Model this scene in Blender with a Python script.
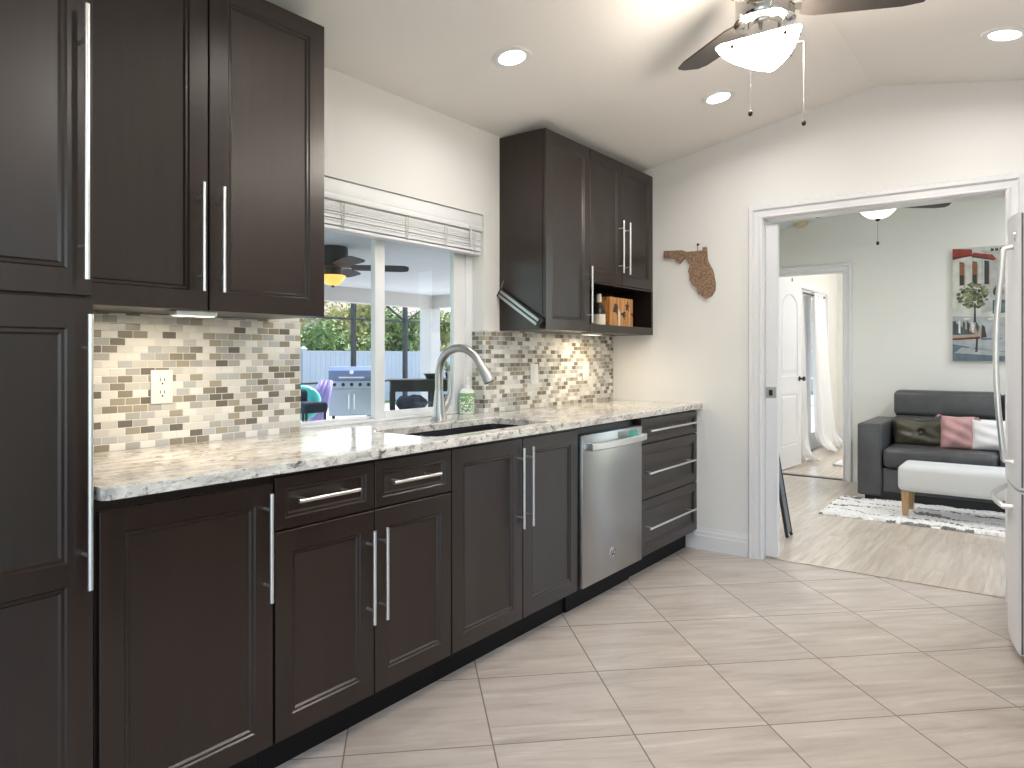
import bpy, bmesh, math, random
from mathutils import Vector, Matrix
for o in list(bpy.data.objects): bpy.data.objects.remove(o, do_unlink=True)
S = bpy.context.scene; C = S.collection
R = math.radians; PI = math.pi

# ------------------------------------------------------------------ camera
cam = bpy.data.objects.new('camera', bpy.data.cameras.new('camera')); C.objects.link(cam)
cam.location = (0, -2.328, 1.216)
cam.rotation_euler = (R(90), 0, R(37.5 - 90))
cam.data.sensor_width = 36; cam.data.lens = 705.8 / 1024 * 36
cam.data.shift_x = (512 - 499.8) / 1024; cam.data.shift_y = (355.5 - 384) / 1024
cam.data.clip_start = .05; cam.data.clip_end = 300
S.camera = cam
# ------------------------------------------------------------------ view, sky, sun
S.view_settings.view_transform = 'Standard'; S.view_settings.look = 'None'
S.view_settings.gamma = 1; S.view_settings.use_curve_mapping = False
S.view_settings.exposure = 0.16
W = bpy.data.worlds.new('sky'); S.world = W; W.use_nodes = True
wn = W.node_tree.nodes; wl = W.node_tree.links
bg = wn['Background']; sk = wn.new('ShaderNodeTexSky')
sk.sky_type = 'NISHITA'; sk.sun_disc = False; sk.sun_elevation = R(48); sk.sun_rotation = R(60); sk.air_density = 1.0; sk.dust_density = 1.5
wl.new(sk.outputs[0], bg.inputs[0]); bg.inputs[1].default_value = .66
def lamp(name, kind, loc, energy, color=(1, 1, 1), rot=(0, 0, 0), **kw):
    l = bpy.data.lights.new(name, kind); l.energy = energy; l.color = color
    for k, v in kw.items(): setattr(l, k, v)
    o = bpy.data.objects.new(name, l); C.objects.link(o); o.location = loc; o.rotation_euler = rot
    return o
sun = lamp('sun', 'SUN', (5, 12, 20), 5.0, (1, .95, .86), angle=R(1))
sun.rotation_euler = Vector((-.62, -.22, -.75)).to_track_quat('-Z', 'Y').to_euler()
WARM = (1, .94, .88); SOFT = (1, .98, .955)
DOWN_E = 4.9          # each recessed downlight
def portal(name, loc, rot, sx, sy):
    o = lamp(name, 'AREA', loc, 1, rot=rot, shape='RECTANGLE', size=sx, size_y=sy)
    o.data.cycles.is_portal = True
portal('rear_slider_daylight', (-3.02, -1.7, 1.1), (0, R(-90), 0), 2.2, 2.4)
portal('dining_slider_daylight', (-.55, -3.28, 1.1), (R(90), 0, 0), 3.3, 2.2)
portal('living_end_daylight', (7.56, -3.7, 1.2), (0, R(90), 0), 2.4, 2.2)
portal('living_slider_daylight', (5.9, -5.08, 1.1), (R(90), 0, 0), 2.2, 2.2)

# ------------------------------------------------------------------ materials
def nodes(name):
    m = bpy.data.materials.new(name); m.use_nodes = True
    return m, m.node_tree.nodes, m.node_tree.links, m.node_tree.nodes['Principled BSDF']
def mat(name, col, rough=.5, metal=0, spec=.5, emit=None, es=0, coat=0, trans=0, bump=0, bscale=200, var=0, vscale=8, stretch=None):
    m, n, l, p = nodes(name)
    c4 = (*col, 1)
    p.inputs['Base Color'].default_value = c4; p.inputs['Roughness'].default_value = rough
    p.inputs['Metallic'].default_value = metal; p.inputs['Specular IOR Level'].default_value = spec
    p.inputs['Coat Weight'].default_value = coat
    p.inputs['Transmission Weight'].default_value = trans
    if emit: p.inputs['Emission Color'].default_value = (*emit, 1); p.inputs['Emission Strength'].default_value = es
    if var or bump:
        tc = n.new('ShaderNodeTexCoord'); mp = n.new('ShaderNodeMapping'); l.new(tc.outputs['Object'], mp.inputs[0])
        if stretch: mp.inputs['Scale'].default_value = stretch
    if var:
        t = n.new('ShaderNodeTexNoise'); t.inputs['Scale'].default_value = vscale; t.inputs['Detail'].default_value = 5
        l.new(mp.outputs[0], t.inputs[0])
        r = n.new('ShaderNodeValToRGB'); l.new(t.outputs[0], r.inputs[0])
        r.color_ramp.elements[0].position = .3; r.color_ramp.elements[1].position = .7
        r.color_ramp.elements[0].color = (*[c * (1 - var) for c in col], 1); r.color_ramp.elements[1].color = (*[min(1, c * (1 + var)) for c in col], 1)
        l.new(r.outputs[0], p.inputs['Base Color'])
    if bump:
        t = n.new('ShaderNodeTexNoise'); t.inputs['Scale'].default_value = bscale; t.inputs['Detail'].default_value = 3
        l.new(mp.outputs[0], t.inputs[0]); b = n.new('ShaderNodeBump'); b.inputs['Strength'].default_value = bump; b.inputs['Distance'].default_value = .002
        l.new(t.outputs[0], b.inputs['Height']); l.new(b.outputs[0], p.inputs['Normal'])
    return m
class NB:                                                  # small math graph builder
    def __init__(s, n, l): s.n, s.l = n, l
    def m(s, op, a, b=0.0, c=None):
        q = s.n.new('ShaderNodeMath'); q.operation = op
        for i, v in enumerate((a, b) if c is None else (a, b, c)):
            if isinstance(v, (int, float)): q.inputs[i].default_value = v
            else: s.l.new(v, q.inputs[i])
        return q.outputs[0]
    def ramp(s, fac, stops, const=False):
        r = s.n.new('ShaderNodeValToRGB'); cr = r.color_ramp
        if const: cr.interpolation = 'CONSTANT'
        while len(cr.elements) < len(stops): cr.elements.new(.5)
        for e, (p, c) in zip(cr.elements, stops): e.position = p; e.color = (*c, 1)
        s.l.new(fac, r.inputs[0]); return r.outputs[0]
    def mix(s, f, a, b, blend='MIX'):
        q = s.n.new('ShaderNodeMix'); q.data_type = 'RGBA'; q.blend_type = blend
        for sock, v in ((q.inputs['Factor'], f), (q.inputs['A'], a), (q.inputs['B'], b)):
            if isinstance(v, (int, float)): sock.default_value = v
            elif isinstance(v, tuple): sock.default_value = (*v, 1)
            else: s.l.new(v, sock)
        return [o for o in q.outputs if o.type == 'RGBA'][0]
    def xyz(s, vec):
        q = s.n.new('ShaderNodeSeparateXYZ'); s.l.new(vec, q.inputs[0]); return q.outputs
    def comb(s, x, y, z=0.0):
        q = s.n.new('ShaderNodeCombineXYZ')
        for i, v in enumerate((x, y, z)):
            if isinstance(v, (int, float)): q.inputs[i].default_value = v
            else: s.l.new(v, q.inputs[i])
        return q.outputs[0]
    def noise(s, vec, scale, detail=4, rough=.5, dist=0):
        q = s.n.new('ShaderNodeTexNoise'); q.inputs['Scale'].default_value = scale; q.inputs['Detail'].default_value = detail
        q.inputs['Roughness'].default_value = rough; q.inputs['Distortion'].default_value = dist
        s.l.new(vec, q.inputs['Vector']); return q.outputs['Fac']
    def white(s, vec):
        q = s.n.new('ShaderNodeTexWhiteNoise'); q.noise_dimensions = '3D'; s.l.new(vec, q.inputs['Vector']); return q.outputs['Value'], q.outputs['Color']
    def map(s, vec, scale=(1, 1, 1), rot=(0, 0, 0), loc=(0, 0, 0)):
        q = s.n.new('ShaderNodeMapping'); s.l.new(vec, q.inputs[0]); q.inputs['Scale'].default_value = scale
        q.inputs['Rotation'].default_value = rot; q.inputs['Location'].default_value = loc; return q.outputs[0]
    def geo(s): q = s.n.new('ShaderNodeNewGeometry'); return q.outputs['Position']
    def bump(s, h, strength, dist, p):
        b = s.n.new('ShaderNodeBump'); b.inputs['Strength'].default_value = strength; b.inputs['Distance'].default_value = dist
        s.l.new(h, b.inputs['Height']); s.l.new(b.outputs[0], p.inputs['Normal'])

def m_espresso():
    m, n, l, p = nodes('espresso_wood'); g = NB(n, l); pos = g.geo()
    v = g.noise(g.map(pos, (14, 14, 1.1)), 2.2, 6, .6, .4)
    f = g.noise(g.map(pos, (160, 160, 5)), 1.0, 3, .6)
    k = g.m('ADD', g.m('MULTIPLY', v, .75), g.m('MULTIPLY', f, .25))
    l.new(g.ramp(k, [(.25, (.0125, .0068, .0047)), (.75, (.0245, .0130, .0086))]), p.inputs['Base Color'])
    l.new(g.m('ADD', g.m('MULTIPLY', v, .06), .26), p.inputs['Roughness'])
    p.inputs['Specular IOR Level'].default_value = .55
    g.bump(f, .03, .001, p)
    return m
def m_mosaic():
    m, n, l, p = nodes('mosaic_glass_and_stone'); g = NB(n, l); x, y, z = g.xyz(g.geo())
    u = g.m('DIVIDE', g.m('ADD', x, y), .0478); v = g.m('DIVIDE', g.m('SUBTRACT', z, .914), .02385)
    row = g.m('FLOOR', v); off = g.m('MULTIPLY', g.m('FLOORED_MODULO', row, 2.0), .5)
    uu = g.m('ADD', u, off); col = g.m('FLOOR', uu); fu = g.m('FRACT', uu); fv = g.m('FRACT', v)
    rv, rc = g.white(g.comb(col, row, 3.7))
    c = g.ramp(rv, [(0, (.79, .77, .72)), (.20, (.54, .53, .49)), (.33, (.70, .685, .64)), (.49, (.38, .375, .355)), (.62, (.33, .295, .215)), (.73, (.215, .19, .145)), (.82, (.10, .088, .072)), (.93, (.45, .465, .465))], True)
    # distance to the joint
    eu = g.m('MULTIPLY', g.m('MINIMUM', fu, g.m('SUBTRACT', 1, fu)), .0478); ev = g.m('MULTIPLY', g.m('MINIMUM', fv, g.m('SUBTRACT', 1, fv)), .02385)
    e = g.m('MINIMUM', eu, ev); gm = g.m('GREATER_THAN', e, .0011)
    fine = g.noise(g.map(g.geo(), (40, 40, 300)), 3, 2)
    c2 = g.mix(g.m('MULTIPLY', fine, .25), c, (.6, .57, .5))
    l.new(g.mix(gm, (.74, .70, .62), c2), p.inputs['Base Color'])
    glossy = g.m('GREATER_THAN', rv, .34)
    l.new(g.m('SUBTRACT', .75, g.m('MULTIPLY', g.m('MULTIPLY', gm, g.m('ADD', .5, g.m('MULTIPLY', glossy, .5))), .52)), p.inputs['Roughness'])
    h = g.m('MINIMUM', e, .003); g.bump(g.m('MULTIPLY', h, 300), .5, .002, p)
    return m
def m_granite():
    m, n, l, p = nodes('polished_granite'); g = NB(n, l); pos = g.geo()
    q = g.map(pos, (1, 2.6, 2.0), (0, 0, R(-18)))
    a = g.noise(q, 5.5, 9, .68, 1.2); b = g.noise(g.map(q, (1.3, 3.2, 2)), 9, 8, .72, 1.6); s = g.noise(pos, 75, 4, .7)
    sp = g.noise(g.map(pos, (1, 1, 1), (0, 0, .5)), 26, 6, .75, .8)
    c = g.ramp(a, [(.33, (.34, .32, .30)), (.44, (.64, .61, .56)), (.57, (.80, .77, .71)), (.75, (.86, .84, .80))])
    c = g.mix(g.m('MULTIPLY', g.ramp_f(b, .53, .63), .7), c, (.30, .265, .23))
    c = g.mix(g.m('MULTIPLY', g.m('MULTIPLY', g.ramp_f(sp, .53, .60), g.ramp_f(b, .42, .54)), .9), c, (.085, .075, .07))
    c = g.mix(g.m('MULTIPLY', g.ramp_f(s, .5, .72), .3), c, (.52, .47, .42))
    l.new(c, p.inputs['Base Color']); p.inputs['Roughness'].default_value = .09; p.inputs['Specular IOR Level'].default_value = .55
    return m
def ramp_f(s, f, a, b):
    q = s.n.new('ShaderNodeMapRange'); q.inputs['From Min'].default_value = a; q.inputs['From Max'].default_value = b; s.l.new(f, q.inputs['Value']); return q.outputs[0]
NB.ramp_f = ramp_f
def m_tile():
    m, n, l, p = nodes('porcelain_floor_tile'); g = NB(n, l); x, y, z = g.xyz(g.geo())
    dx = g.m('SUBTRACT', x, 2.382); dy = g.m('SUBTRACT', y, -.970); k = math.sqrt(.5)
    i = g.m('MULTIPLY', g.m('SUBTRACT', dx, dy), k); j = g.m('MULTIPLY', g.m('ADD', dx, dy), k)
    s = .4572
    ui = g.m('DIVIDE', i, s); uj = g.m('DIVIDE', j, s); ci = g.m('FLOOR', ui); cj = g.m('FLOOR', uj); fi = g.m('FRACT', ui); fj = g.m('FRACT', uj)
    rv, rc = g.white(g.comb(ci, cj, 1.3)); ro = g.m('MULTIPLY', rv, 37.0)
    q = g.comb(g.m('MULTIPLY', i, .55), g.m('ADD', g.m('MULTIPLY', j, 3.2), ro), ro)
    a = g.noise(q, 3.0, 8, .62, .9); b = g.noise(g.comb(g.m('MULTIPLY', i, .5), g.m('ADD', g.m('MULTIPLY', j, 6.5), ro), ro), 3.4, 5, .6, .6); f = g.noise(g.geo(), 70, 4, .7)
    c = g.ramp(a, [(.30, (.36, .31, .27)), (.45, (.49, .435, .385)), (.60, (.565, .51, .46)), (.72, (.70, .65, .60))])
    c = g.mix(g.m('MULTIPLY', g.ramp_f(b, .52, .68), .6), c, (.34, .29, .255))
    bl = g.noise(g.comb(g.m('ADD', i, ro), g.m('MULTIPLY', j, 1.6), ro), 7, 6, .7)
    c = g.mix(g.m('MULTIPLY', g.ramp_f(bl, .48, .7), .3), c, (.40, .35, .31))
    c = g.mix(g.m('MULTIPLY', f, .16), c, (.33, .29, .25))
    c = g.mix(g.m('MULTIPLY', rv, .18), c, (.62, .55, .47))
    e = g.m('MULTIPLY', g.m('MINIMUM', g.m('MINIMUM', fi, g.m('SUBTRACT', 1, fi)), g.m('MINIMUM', fj, g.m('SUBTRACT', 1, fj))), s)
    gm = g.m('GREATER_THAN', e, .0024)
    l.new(g.mix(gm, (.20, .165, .14), c), p.inputs['Base Color'])
    l.new(g.m('SUBTRACT', .72, g.m('MULTIPLY', gm, .38)), p.inputs['Roughness'])
    g.bump(g.m('MULTIPLY', g.m('MINIMUM', e, .004), 250), .35, .002, p)
    return m
def m_plank():
    m, n, l, p = nodes('pale_laminate_plank'); g = NB(n, l); x, y, z = g.xyz(g.geo())
    v = g.m('DIVIDE', y, .19); r = g.m('FLOOR', v); rr, _ = g.white(g.comb(r, 4.0, 2.0)); u = g.m('ADD', g.m('DIVIDE', x, 1.22), rr); c_ = g.m('FLOOR', u)
    rv, _ = g.white(g.comb(c_, r, 9.1)); ro = g.m('MULTIPLY', rv, 50.0)
    a = g.noise(g.comb(g.m('ADD', g.m('MULTIPLY', x, .8), ro), g.m('MULTIPLY', y, 9), ro), 3, 6, .62, .6)
    c = g.ramp(a, [(.3, (.44, .375, .305)), (.55, (.56, .49, .415)), (.75, (.64, .575, .50))])
    c = g.mix(g.m('MULTIPLY', rv, .28), c, (.44, .375, .30))
    fu = g.m('FRACT', u); fv = g.m('FRACT', v)
    e = g.m('MINIMUM', g.m('MULTIPLY', g.m('MINIMUM', fu, g.m('SUBTRACT', 1, fu)), 1.22), g.m('MULTIPLY', g.m('MINIMUM', fv, g.m('SUBTRACT', 1, fv)), .19))
    l.new(g.mix(g.m('GREATER_THAN', e, .0008), (.36, .30, .24), c), p.inputs['Base Color']); p.inputs['Roughness'].default_value = .24
    return m
def m_shag():
    m, n, l, p = nodes('shag_pile'); g = NB(n, l); pos = g.geo()
    x, y, z = g.xyz(pos); a = g.noise(g.map(pos, (1.6, 1.0, 0)), 2.2, 4, .6); f = g.noise(pos, 60, 3); b = g.noise(g.map(pos, (3, 1.4, 0)), 3, 4, .6)
    w = g.m('FRACT', g.m('ADD', g.m('DIVIDE', x, .21), g.m('ADD', g.m('MULTIPLY', a, 2.2), g.m('MULTIPLY', f, .12))))
    k = g.m('MULTIPLY', g.m('COMPARE', w, .5, g.m('MULTIPLY', g.ramp_f(b, .36, .60), .13)), 1.0)
    c = g.mix(g.m('MULTIPLY', k, .88), (.84, .82, .80), (.06, .058, .06))
    l.new(g.mix(g.m('MULTIPLY', f, .25), c, (.55, .53, .51)), p.inputs['Base Color']); p.inputs['Roughness'].default_value = .95
    return m
def m_brushed(name, col, rough, axis):
    m, n, l, p = nodes(name); g = NB(n, l)
    f = g.noise(g.map(g.geo(), axis), 1, 3, .6)
    p.inputs['Base Color'].default_value = (*col, 1); p.inputs['Metallic'].default_value = 1
    l.new(g.m('ADD', rough, g.m('MULTIPLY', f, .1)), p.inputs['Roughness'])
    g.bump(f, .04, .001, p)
    return m
def m_glass(name='window_glass', tint=(.96, .98, .97), refl=1.0):
    m = bpy.data.materials.new(name); m.use_nodes = True; n = m.node_tree.nodes; l = m.node_tree.links
    n.remove(n['Principled BSDF']); t = n.new('ShaderNodeBsdfTransparent'); t.inputs[0].default_value = (*tint, 1)
    gl = n.new('ShaderNodeBsdfGlossy'); gl.inputs['Roughness'].default_value = .02; f = n.new('ShaderNodeFresnel'); f.inputs[0].default_value = 1.35
    gm = n.new('ShaderNodeNewGeometry'); q = n.new('ShaderNodeMath'); q.operation = 'SUBTRACT'; q.inputs[0].default_value = 1; l.new(gm.outputs['Backfacing'], q.inputs[1]); q2 = n.new('ShaderNodeMath'); q2.operation = 'MULTIPLY'; l.new(f.outputs[0], q2.inputs[0]); l.new(q.outputs[0], q2.inputs[1])
    x = n.new('ShaderNodeMixShader'); l.new(q2.outputs[0], x.inputs[0]); l.new(t.outputs[0], x.inputs[1]); l.new(gl.outputs[0], x.inputs[2]); l.new(x.outputs[0], n['Material Output'].inputs[0])
    return m
def m_leaf(name, a, b):
    m, n, l, p = nodes(name); g = NB(n, l)
    f = g.noise(g.geo(), 2.3, 5, .7); l.new(g.ramp(f, [(.35, a), (.65, b)]), p.inputs['Base Color']); p.inputs['Roughness'].default_value = .55
    p.inputs['Transmission Weight'].default_value = 0
    return m
def m_label():
    m, n, l, p = nodes('printed_soap_label'); g = NB(n, l); x, y, z = g.xyz(g.geo())
    q = n.new('ShaderNodeTexVoronoi'); q.inputs['Scale'].default_value = 55; l.new(g.geo(), q.inputs['Vector'])
    c = g.ramp(q.outputs['Distance'], [(.0, (.85, .88, .82)), (.30, (.85, .88, .82)), (.36, (.10, .22, .07)), (.62, (.30, .45, .22)), (.7, (.72, .80, .66))])
    top = g.m('GREATER_THAN', z, 1.005); c = g.mix(top, c, (.20, .36, .13))
    l.new(c, p.inputs['Base Color']); p.inputs['Roughness'].default_value = .35
    return m
def m_knotwood():
    m, n, l, p = nodes('orange_wood_with_dark_figures'); g = NB(n, l); pos = g.geo()
    a = g.noise(g.map(pos, (22, 22, 2)), 2.0, 5, .6, .5)
    c = g.ramp(a, [(.3, (.30, .11, .03)), (.5, (.52, .22, .06)), (.7, (.70, .38, .15))])
    b = g.noise(pos, 17, 3, .5, .8); c = g.mix(g.ramp_f(b, .60, .64), c, (.02, .012, .01))
    l.new(c, p.inputs['Base Color']); p.inputs['Roughness'].default_value = .45
    return m
def m_weave():
    m, n, l, p = nodes('carved_brown_wood'); g = NB(n, l)
    q = n.new('ShaderNodeTexVoronoi'); q.inputs['Scale'].default_value = 85; l.new(g.geo(), q.inputs['Vector'])
    f = g.noise(g.geo(), 22, 5, .7)
    c = g.ramp(q.outputs['Distance'], [(.05, (.36, .225, .135)), (.45, (.28, .17, .10)), (.7, (.11, .065, .04))])
    l.new(g.mix(g.m('MULTIPLY', f, .6), c, (.33, .22, .14)), p.inputs['Base Color']); p.inputs['Roughness'].default_value = .7
    g.bump(q.outputs['Distance'], .6, .003, p)
    return m
def m_leather(name, col):
    m, n, l, p = nodes(name); g = NB(n, l); f = g.noise(g.geo(), 5, 6, .65); f2 = g.noise(g.geo(), 230, 2)
    l.new(g.ramp(f, [(.3, tuple(c * .75 for c in col)), (.7, tuple(c * 1.25 for c in col))]), p.inputs['Base Color']); p.inputs['Roughness'].default_value = .38
    g.bump(g.m('ADD', f2, g.m('MULTIPLY', f, 3)), .12, .003, p)
    return m
M = dict(
    wood=m_espresso(), mosaic=m_mosaic(), granite=m_granite(), tile=m_tile(), plank=m_plank(), shag=m_shag(), glass=m_glass(), label=m_label(),
    knot=m_knotwood(), carved=m_weave(), sofa=m_leather('charcoal_leather', (.068, .068, .071)), olive=m_leather('olive_leather', (.075, .065, .042)),
    wall=mat('warm_white_wall_paint', (.765, .755, .73), .62, bump=.05, bscale=160), lwall=mat('cream_wall_paint', (.755, .745, .70), .62, bump=.05, bscale=160),
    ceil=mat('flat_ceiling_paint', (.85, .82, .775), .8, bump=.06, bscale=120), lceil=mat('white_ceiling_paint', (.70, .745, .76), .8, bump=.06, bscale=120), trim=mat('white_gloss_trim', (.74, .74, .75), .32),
    vinyl=mat('white_window_vinyl', (.80, .81, .82), .35), blind=mat('white_blind_slat', (.82, .82, .83), .38, var=.02),
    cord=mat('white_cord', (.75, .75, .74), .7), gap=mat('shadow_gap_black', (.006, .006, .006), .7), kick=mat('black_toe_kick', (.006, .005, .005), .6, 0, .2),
    steel=m_brushed('brushed_stainless', (.50, .50, .50), .27, (3, 3, 260)), dw=m_brushed('slate_stainless', (.36, .355, .345), .26, (260, 260, 3)),
    chrome=mat('satin_nickel', (.46, .455, .44), .36, 1), handle=mat('brushed_bar_handle', (.80, .79, .77), .30, 1), polished=mat('polished_nickel', (.72, .70, .67), .12, 1),
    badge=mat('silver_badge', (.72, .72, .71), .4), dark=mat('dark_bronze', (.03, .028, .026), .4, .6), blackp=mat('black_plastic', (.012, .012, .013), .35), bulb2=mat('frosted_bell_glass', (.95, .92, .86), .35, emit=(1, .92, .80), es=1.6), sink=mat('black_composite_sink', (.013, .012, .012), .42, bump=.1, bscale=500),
    white=mat('white_plastic', (.82, .81, .78), .35), led=mat('warm_led_lens', (1, .95, .86), .4, emit=(1, .93, .82), es=1.3), bulb=mat('frosted_bowl_glass', (.95, .92, .86), .35, emit=(1, .90, .79), es=56),
    led2=mat('recessed_lens', (1, 1, 1), .4, emit=(1, .97, .92), es=14), amber=mat('amber_bowl_glass', (.9, .5, .12), .3, emit=(1, .55, .12), es=1.0),
    blade=mat('dark_walnut_blade', (.035, .024, .019), .35, var=.3, vscale=5, stretch=(2, 30, 1)), gray=mat('blade_grey_underside', (.040, .034, .030), .45),
    fridge=mat('fridge_stainless', (.76, .76, .79), .34, .25), fbody=mat('fridge_grey_paint', (.40, .40, .41), .45), teal=mat('green_display', (.02, .10, .08), .2, emit=(.10, .55, .42), es=.35),
    curtain=mat('white_curtain_cloth', (.84, .84, .84), .9, bump=.15, bscale=300), door=mat('white_door_paint', (.72, .73, .75), .35),
    pink=mat('pink_velvet', (.47, .27, .265), .85, var=.12, vscale=9), wpil=mat('white_cotton_cushion', (.80, .77, .77), .9, bump=.2, bscale=160), linen=mat('pale_linen', (.60, .60, .595), .9, bump=.25, bscale=420),
    oak=mat('golden_oak_leg', (.40, .25, .12), .45, var=.25, vscale=6, stretch=(20, 20, 2)), canvas=mat('canvas_edge', (.72, .71, .67), .8),
    deck=mat('patio_concrete', (.50, .47, .44), .7, var=.12, vscale=2), lawn=mat('lawn', (.10, .15, .05), .9, var=.4, vscale=12), stucco=mat('patio_stucco', (.66, .63, .61), .75, bump=.2, bscale=60),
    pceil=mat('patio_ceiling_paint', (.72, .75, .77), .7, var=.04, vscale=3, stretch=(1, 6, 1)), bronze=mat('bronze_aluminium', (.030, .027, .025), .45, .2),
    fence=mat('white_fence_vinyl', (.52, .52, .55), .45), grill=mat('grill_stainless', (.46, .54, .58), .28, .85), grill2=mat('grill_lid_steel', (.20, .25, .36), .3, .8),
    tealf=mat('teal_inflatable', (.05, .48, .45), .22), purple=mat('lilac_inflatable', (.36, .26, .55), .22), navy=mat('navy_fabric', (.022, .030, .055), .8, var=.4, vscale=14),
    wicker=mat('dark_wicker', (.020, .018, .018), .6, bump=.4, bscale=80), bark=mat('grey_bark', (.14, .10, .075), .85, var=.3, vscale=7), leafa=m_leaf('olive_leaf', (.16, .20, .05), (.50, .50, .16)),
    leafb=m_leaf('deep_leaf', (.07, .13, .035), (.33, .40, .12)), leafc=m_leaf('yellow_leaf', (.34, .32, .10), (.75, .66, .30)), roofm=mat('brown_shingle', (.24, .17, .13), .8),
    bwall=mat('tan_stucco', (.55, .43, .33), .8), bott=mat('dark_bottle_glass', (.02, .018, .015), .12), cream=mat('cream_paper_label', (.74, .66, .52), .7),
    plastic=mat('clear_bottle_plastic', (.78, .84, .78), .15), rod=mat('curtain_rod_metal', (.05, .048, .045), .4, .8),
)

# ------------------------------------------------------------------ geometry helpers
def origin(p):
    v = Vector((0, 0, 0))
    while p is not None: v += p.location; p = p.parent
    return v
def obj(name, bm, m, parent=None, smooth=False, mod=None):
    o_ = origin(parent)
    bmesh.ops.recalc_face_normals(bm, faces=bm.faces)
    if o_.length: bmesh.ops.translate(bm, vec=-o_, verts=bm.verts)
    me = bpy.data.meshes.new(name); bm.to_mesh(me); bm.free()
    for x in (m if isinstance(m, (list, tuple)) else [m]): me.materials.append(x)
    if smooth:
        for p in me.polygons: p.use_smooth = True
        if smooth != 'full':
            try: me.set_sharp_from_angle(angle=R(38))
            except Exception: pass
    o = bpy.data.objects.new(name, me); C.objects.link(o); o.parent = parent
    return o
def tag(o, label, cat, group=None, kind=None):
    o['label'] = label; o['category'] = cat
    if group: o['group'] = group
    if kind: o['kind'] = kind
    return o
def thing(name, label, cat, loc, group=None):
    o = bpy.data.objects.new(name, None); C.objects.link(o); o.location = loc; o.empty_display_size = .1
    bpy.context.view_layer.update()
    return tag(o, label, cat, group)
def struct(name, bm, m, parent=None, smooth=False):
    o = obj(name, bm, m, parent, smooth); 
    if parent is None: o['kind'] = 'structure'
    return o
def B(): return bmesh.new()
def box(bm, x0, x1, y0, y1, z0, z1, bev=0, seg=2, mi=0):
    r = bmesh.ops.create_cube(bm, size=1); vs = r['verts']
    for v in vs: v.co = Vector((x0 + (v.co.x + .5) * (x1 - x0), y0 + (v.co.y + .5) * (y1 - y0), z0 + (v.co.z + .5) * (z1 - z0)))
    fs = list({f for v in vs for f in v.link_faces}); 
    for f in fs: f.material_index = mi
    if bev:
        es = list({e for f in fs for e in f.edges}); bmesh.ops.bevel(bm, geom=es, offset=bev, segments=seg, profile=.5, affect='EDGES')
    return bm
def bx(*a, **k): return box(B(), *a, **k)
def tube(bm, pts, r, seg=12, cap=True, radii=None):
    pts = [Vector(p) for p in pts]; rings = []
    up = Vector((0, 0, 1)); t0 = (pts[1] - pts[0]).normalized()
    nrm = t0.orthogonal().normalized()
    for i, p in enumerate(pts):
        if i == 0: t = (pts[1] - p)
        elif i == len(pts) - 1: t = p - pts[i - 1]
        else: t = (pts[i + 1] - p).normalized() + (p - pts[i - 1]).normalized()
        t.normalize(); nrm = (nrm - t * nrm.dot(t)); nrm.normalize(); b = t.cross(nrm)
        rr = radii[i] if radii else r
        rings.append([bm.verts.new(p + (nrm * math.cos(2 * PI * k / seg) + b * math.sin(2 * PI * k / seg)) * rr) for k in range(seg)])
    for a, b_ in zip(rings, rings[1:]):
        for k in range(seg): bm.faces.new((a[k], a[(k + 1) % seg], b_[(k + 1) % seg], b_[k]))
    if cap: bm.faces.new(rings[0][::-1]); bm.faces.new(rings[-1])
    return bm
def lathe(bm, prof, c, seg=32, axis=(0, 0, 1), cap=True):
    ax = Vector(axis).normalized(); n = ax.orthogonal().normalized(); b = ax.cross(n); c = Vector(c); rings = []
    for r, h in prof: rings.append([bm.verts.new(c + ax * h + (n * math.cos(2 * PI * k / seg) + b * math.sin(2 * PI * k / seg)) * max(r, 1e-5)) for k in range(seg)])
    for a, b_ in zip(rings, rings[1:]):
        for k in range(seg): bm.faces.new((a[k], a[(k + 1) % seg], b_[(k + 1) % seg], b_[k]))
    if cap:
        bm.faces.new(rings[0][::-1]); bm.faces.new(rings[-1])
    return bm
def ball(bm, c, r, seg=16, sc=(1, 1, 1)):
    rr = bmesh.ops.create_uvsphere(bm, u_segments=seg, v_segments=max(6, seg // 2), radius=r)
    for v in rr['verts']: v.co = Vector((v.co.x * sc[0] + c[0], v.co.y * sc[1] + c[1], v.co.z * sc[2] + c[2]))
    return bm
def prism(bm, poly, d, mi=0):                                # poly: 3D points of one face, d: extrusion vector
    a = [bm.verts.new(p) for p in poly]; d = Vector(d); b = [bm.verts.new(Vector(p) + d) for p in poly]
    fs = [bm.faces.new(a), bm.faces.new(b[::-1])]
    for i in range(len(a)): fs.append(bm.faces.new((a[i], b[i], b[(i + 1) % len(a)], a[(i + 1) % len(a)])))
    for f in fs: f.material_index = mi
    return bm
def wallgrid(bm, fix, uv, holes, vz, to):                    # wall slab with rectangular holes, from boxes; to(u0,u1,z0,z1) adds one
    us = sorted({uv[0], uv[1], *[h for q in holes for h in q[:2]]}); zs = sorted({vz[0], vz[1], *[h for q in holes for h in q[2:]]})
    for u0, u1 in zip(us, us[1:]):
        z_open = [q for q in holes if q[0] <= u0 and q[1] >= u1]
        segs = []; cur = vz[0]
        for q in sorted(z_open, key=lambda q: q[2]):
            if q[2] > cur: segs.append((cur, q[2]))
            cur = max(cur, q[3])
        if cur < vz[1]: segs.append((cur, vz[1]))
        for a, b in segs: to(u0, u1, a, b)
    return bm
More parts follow.
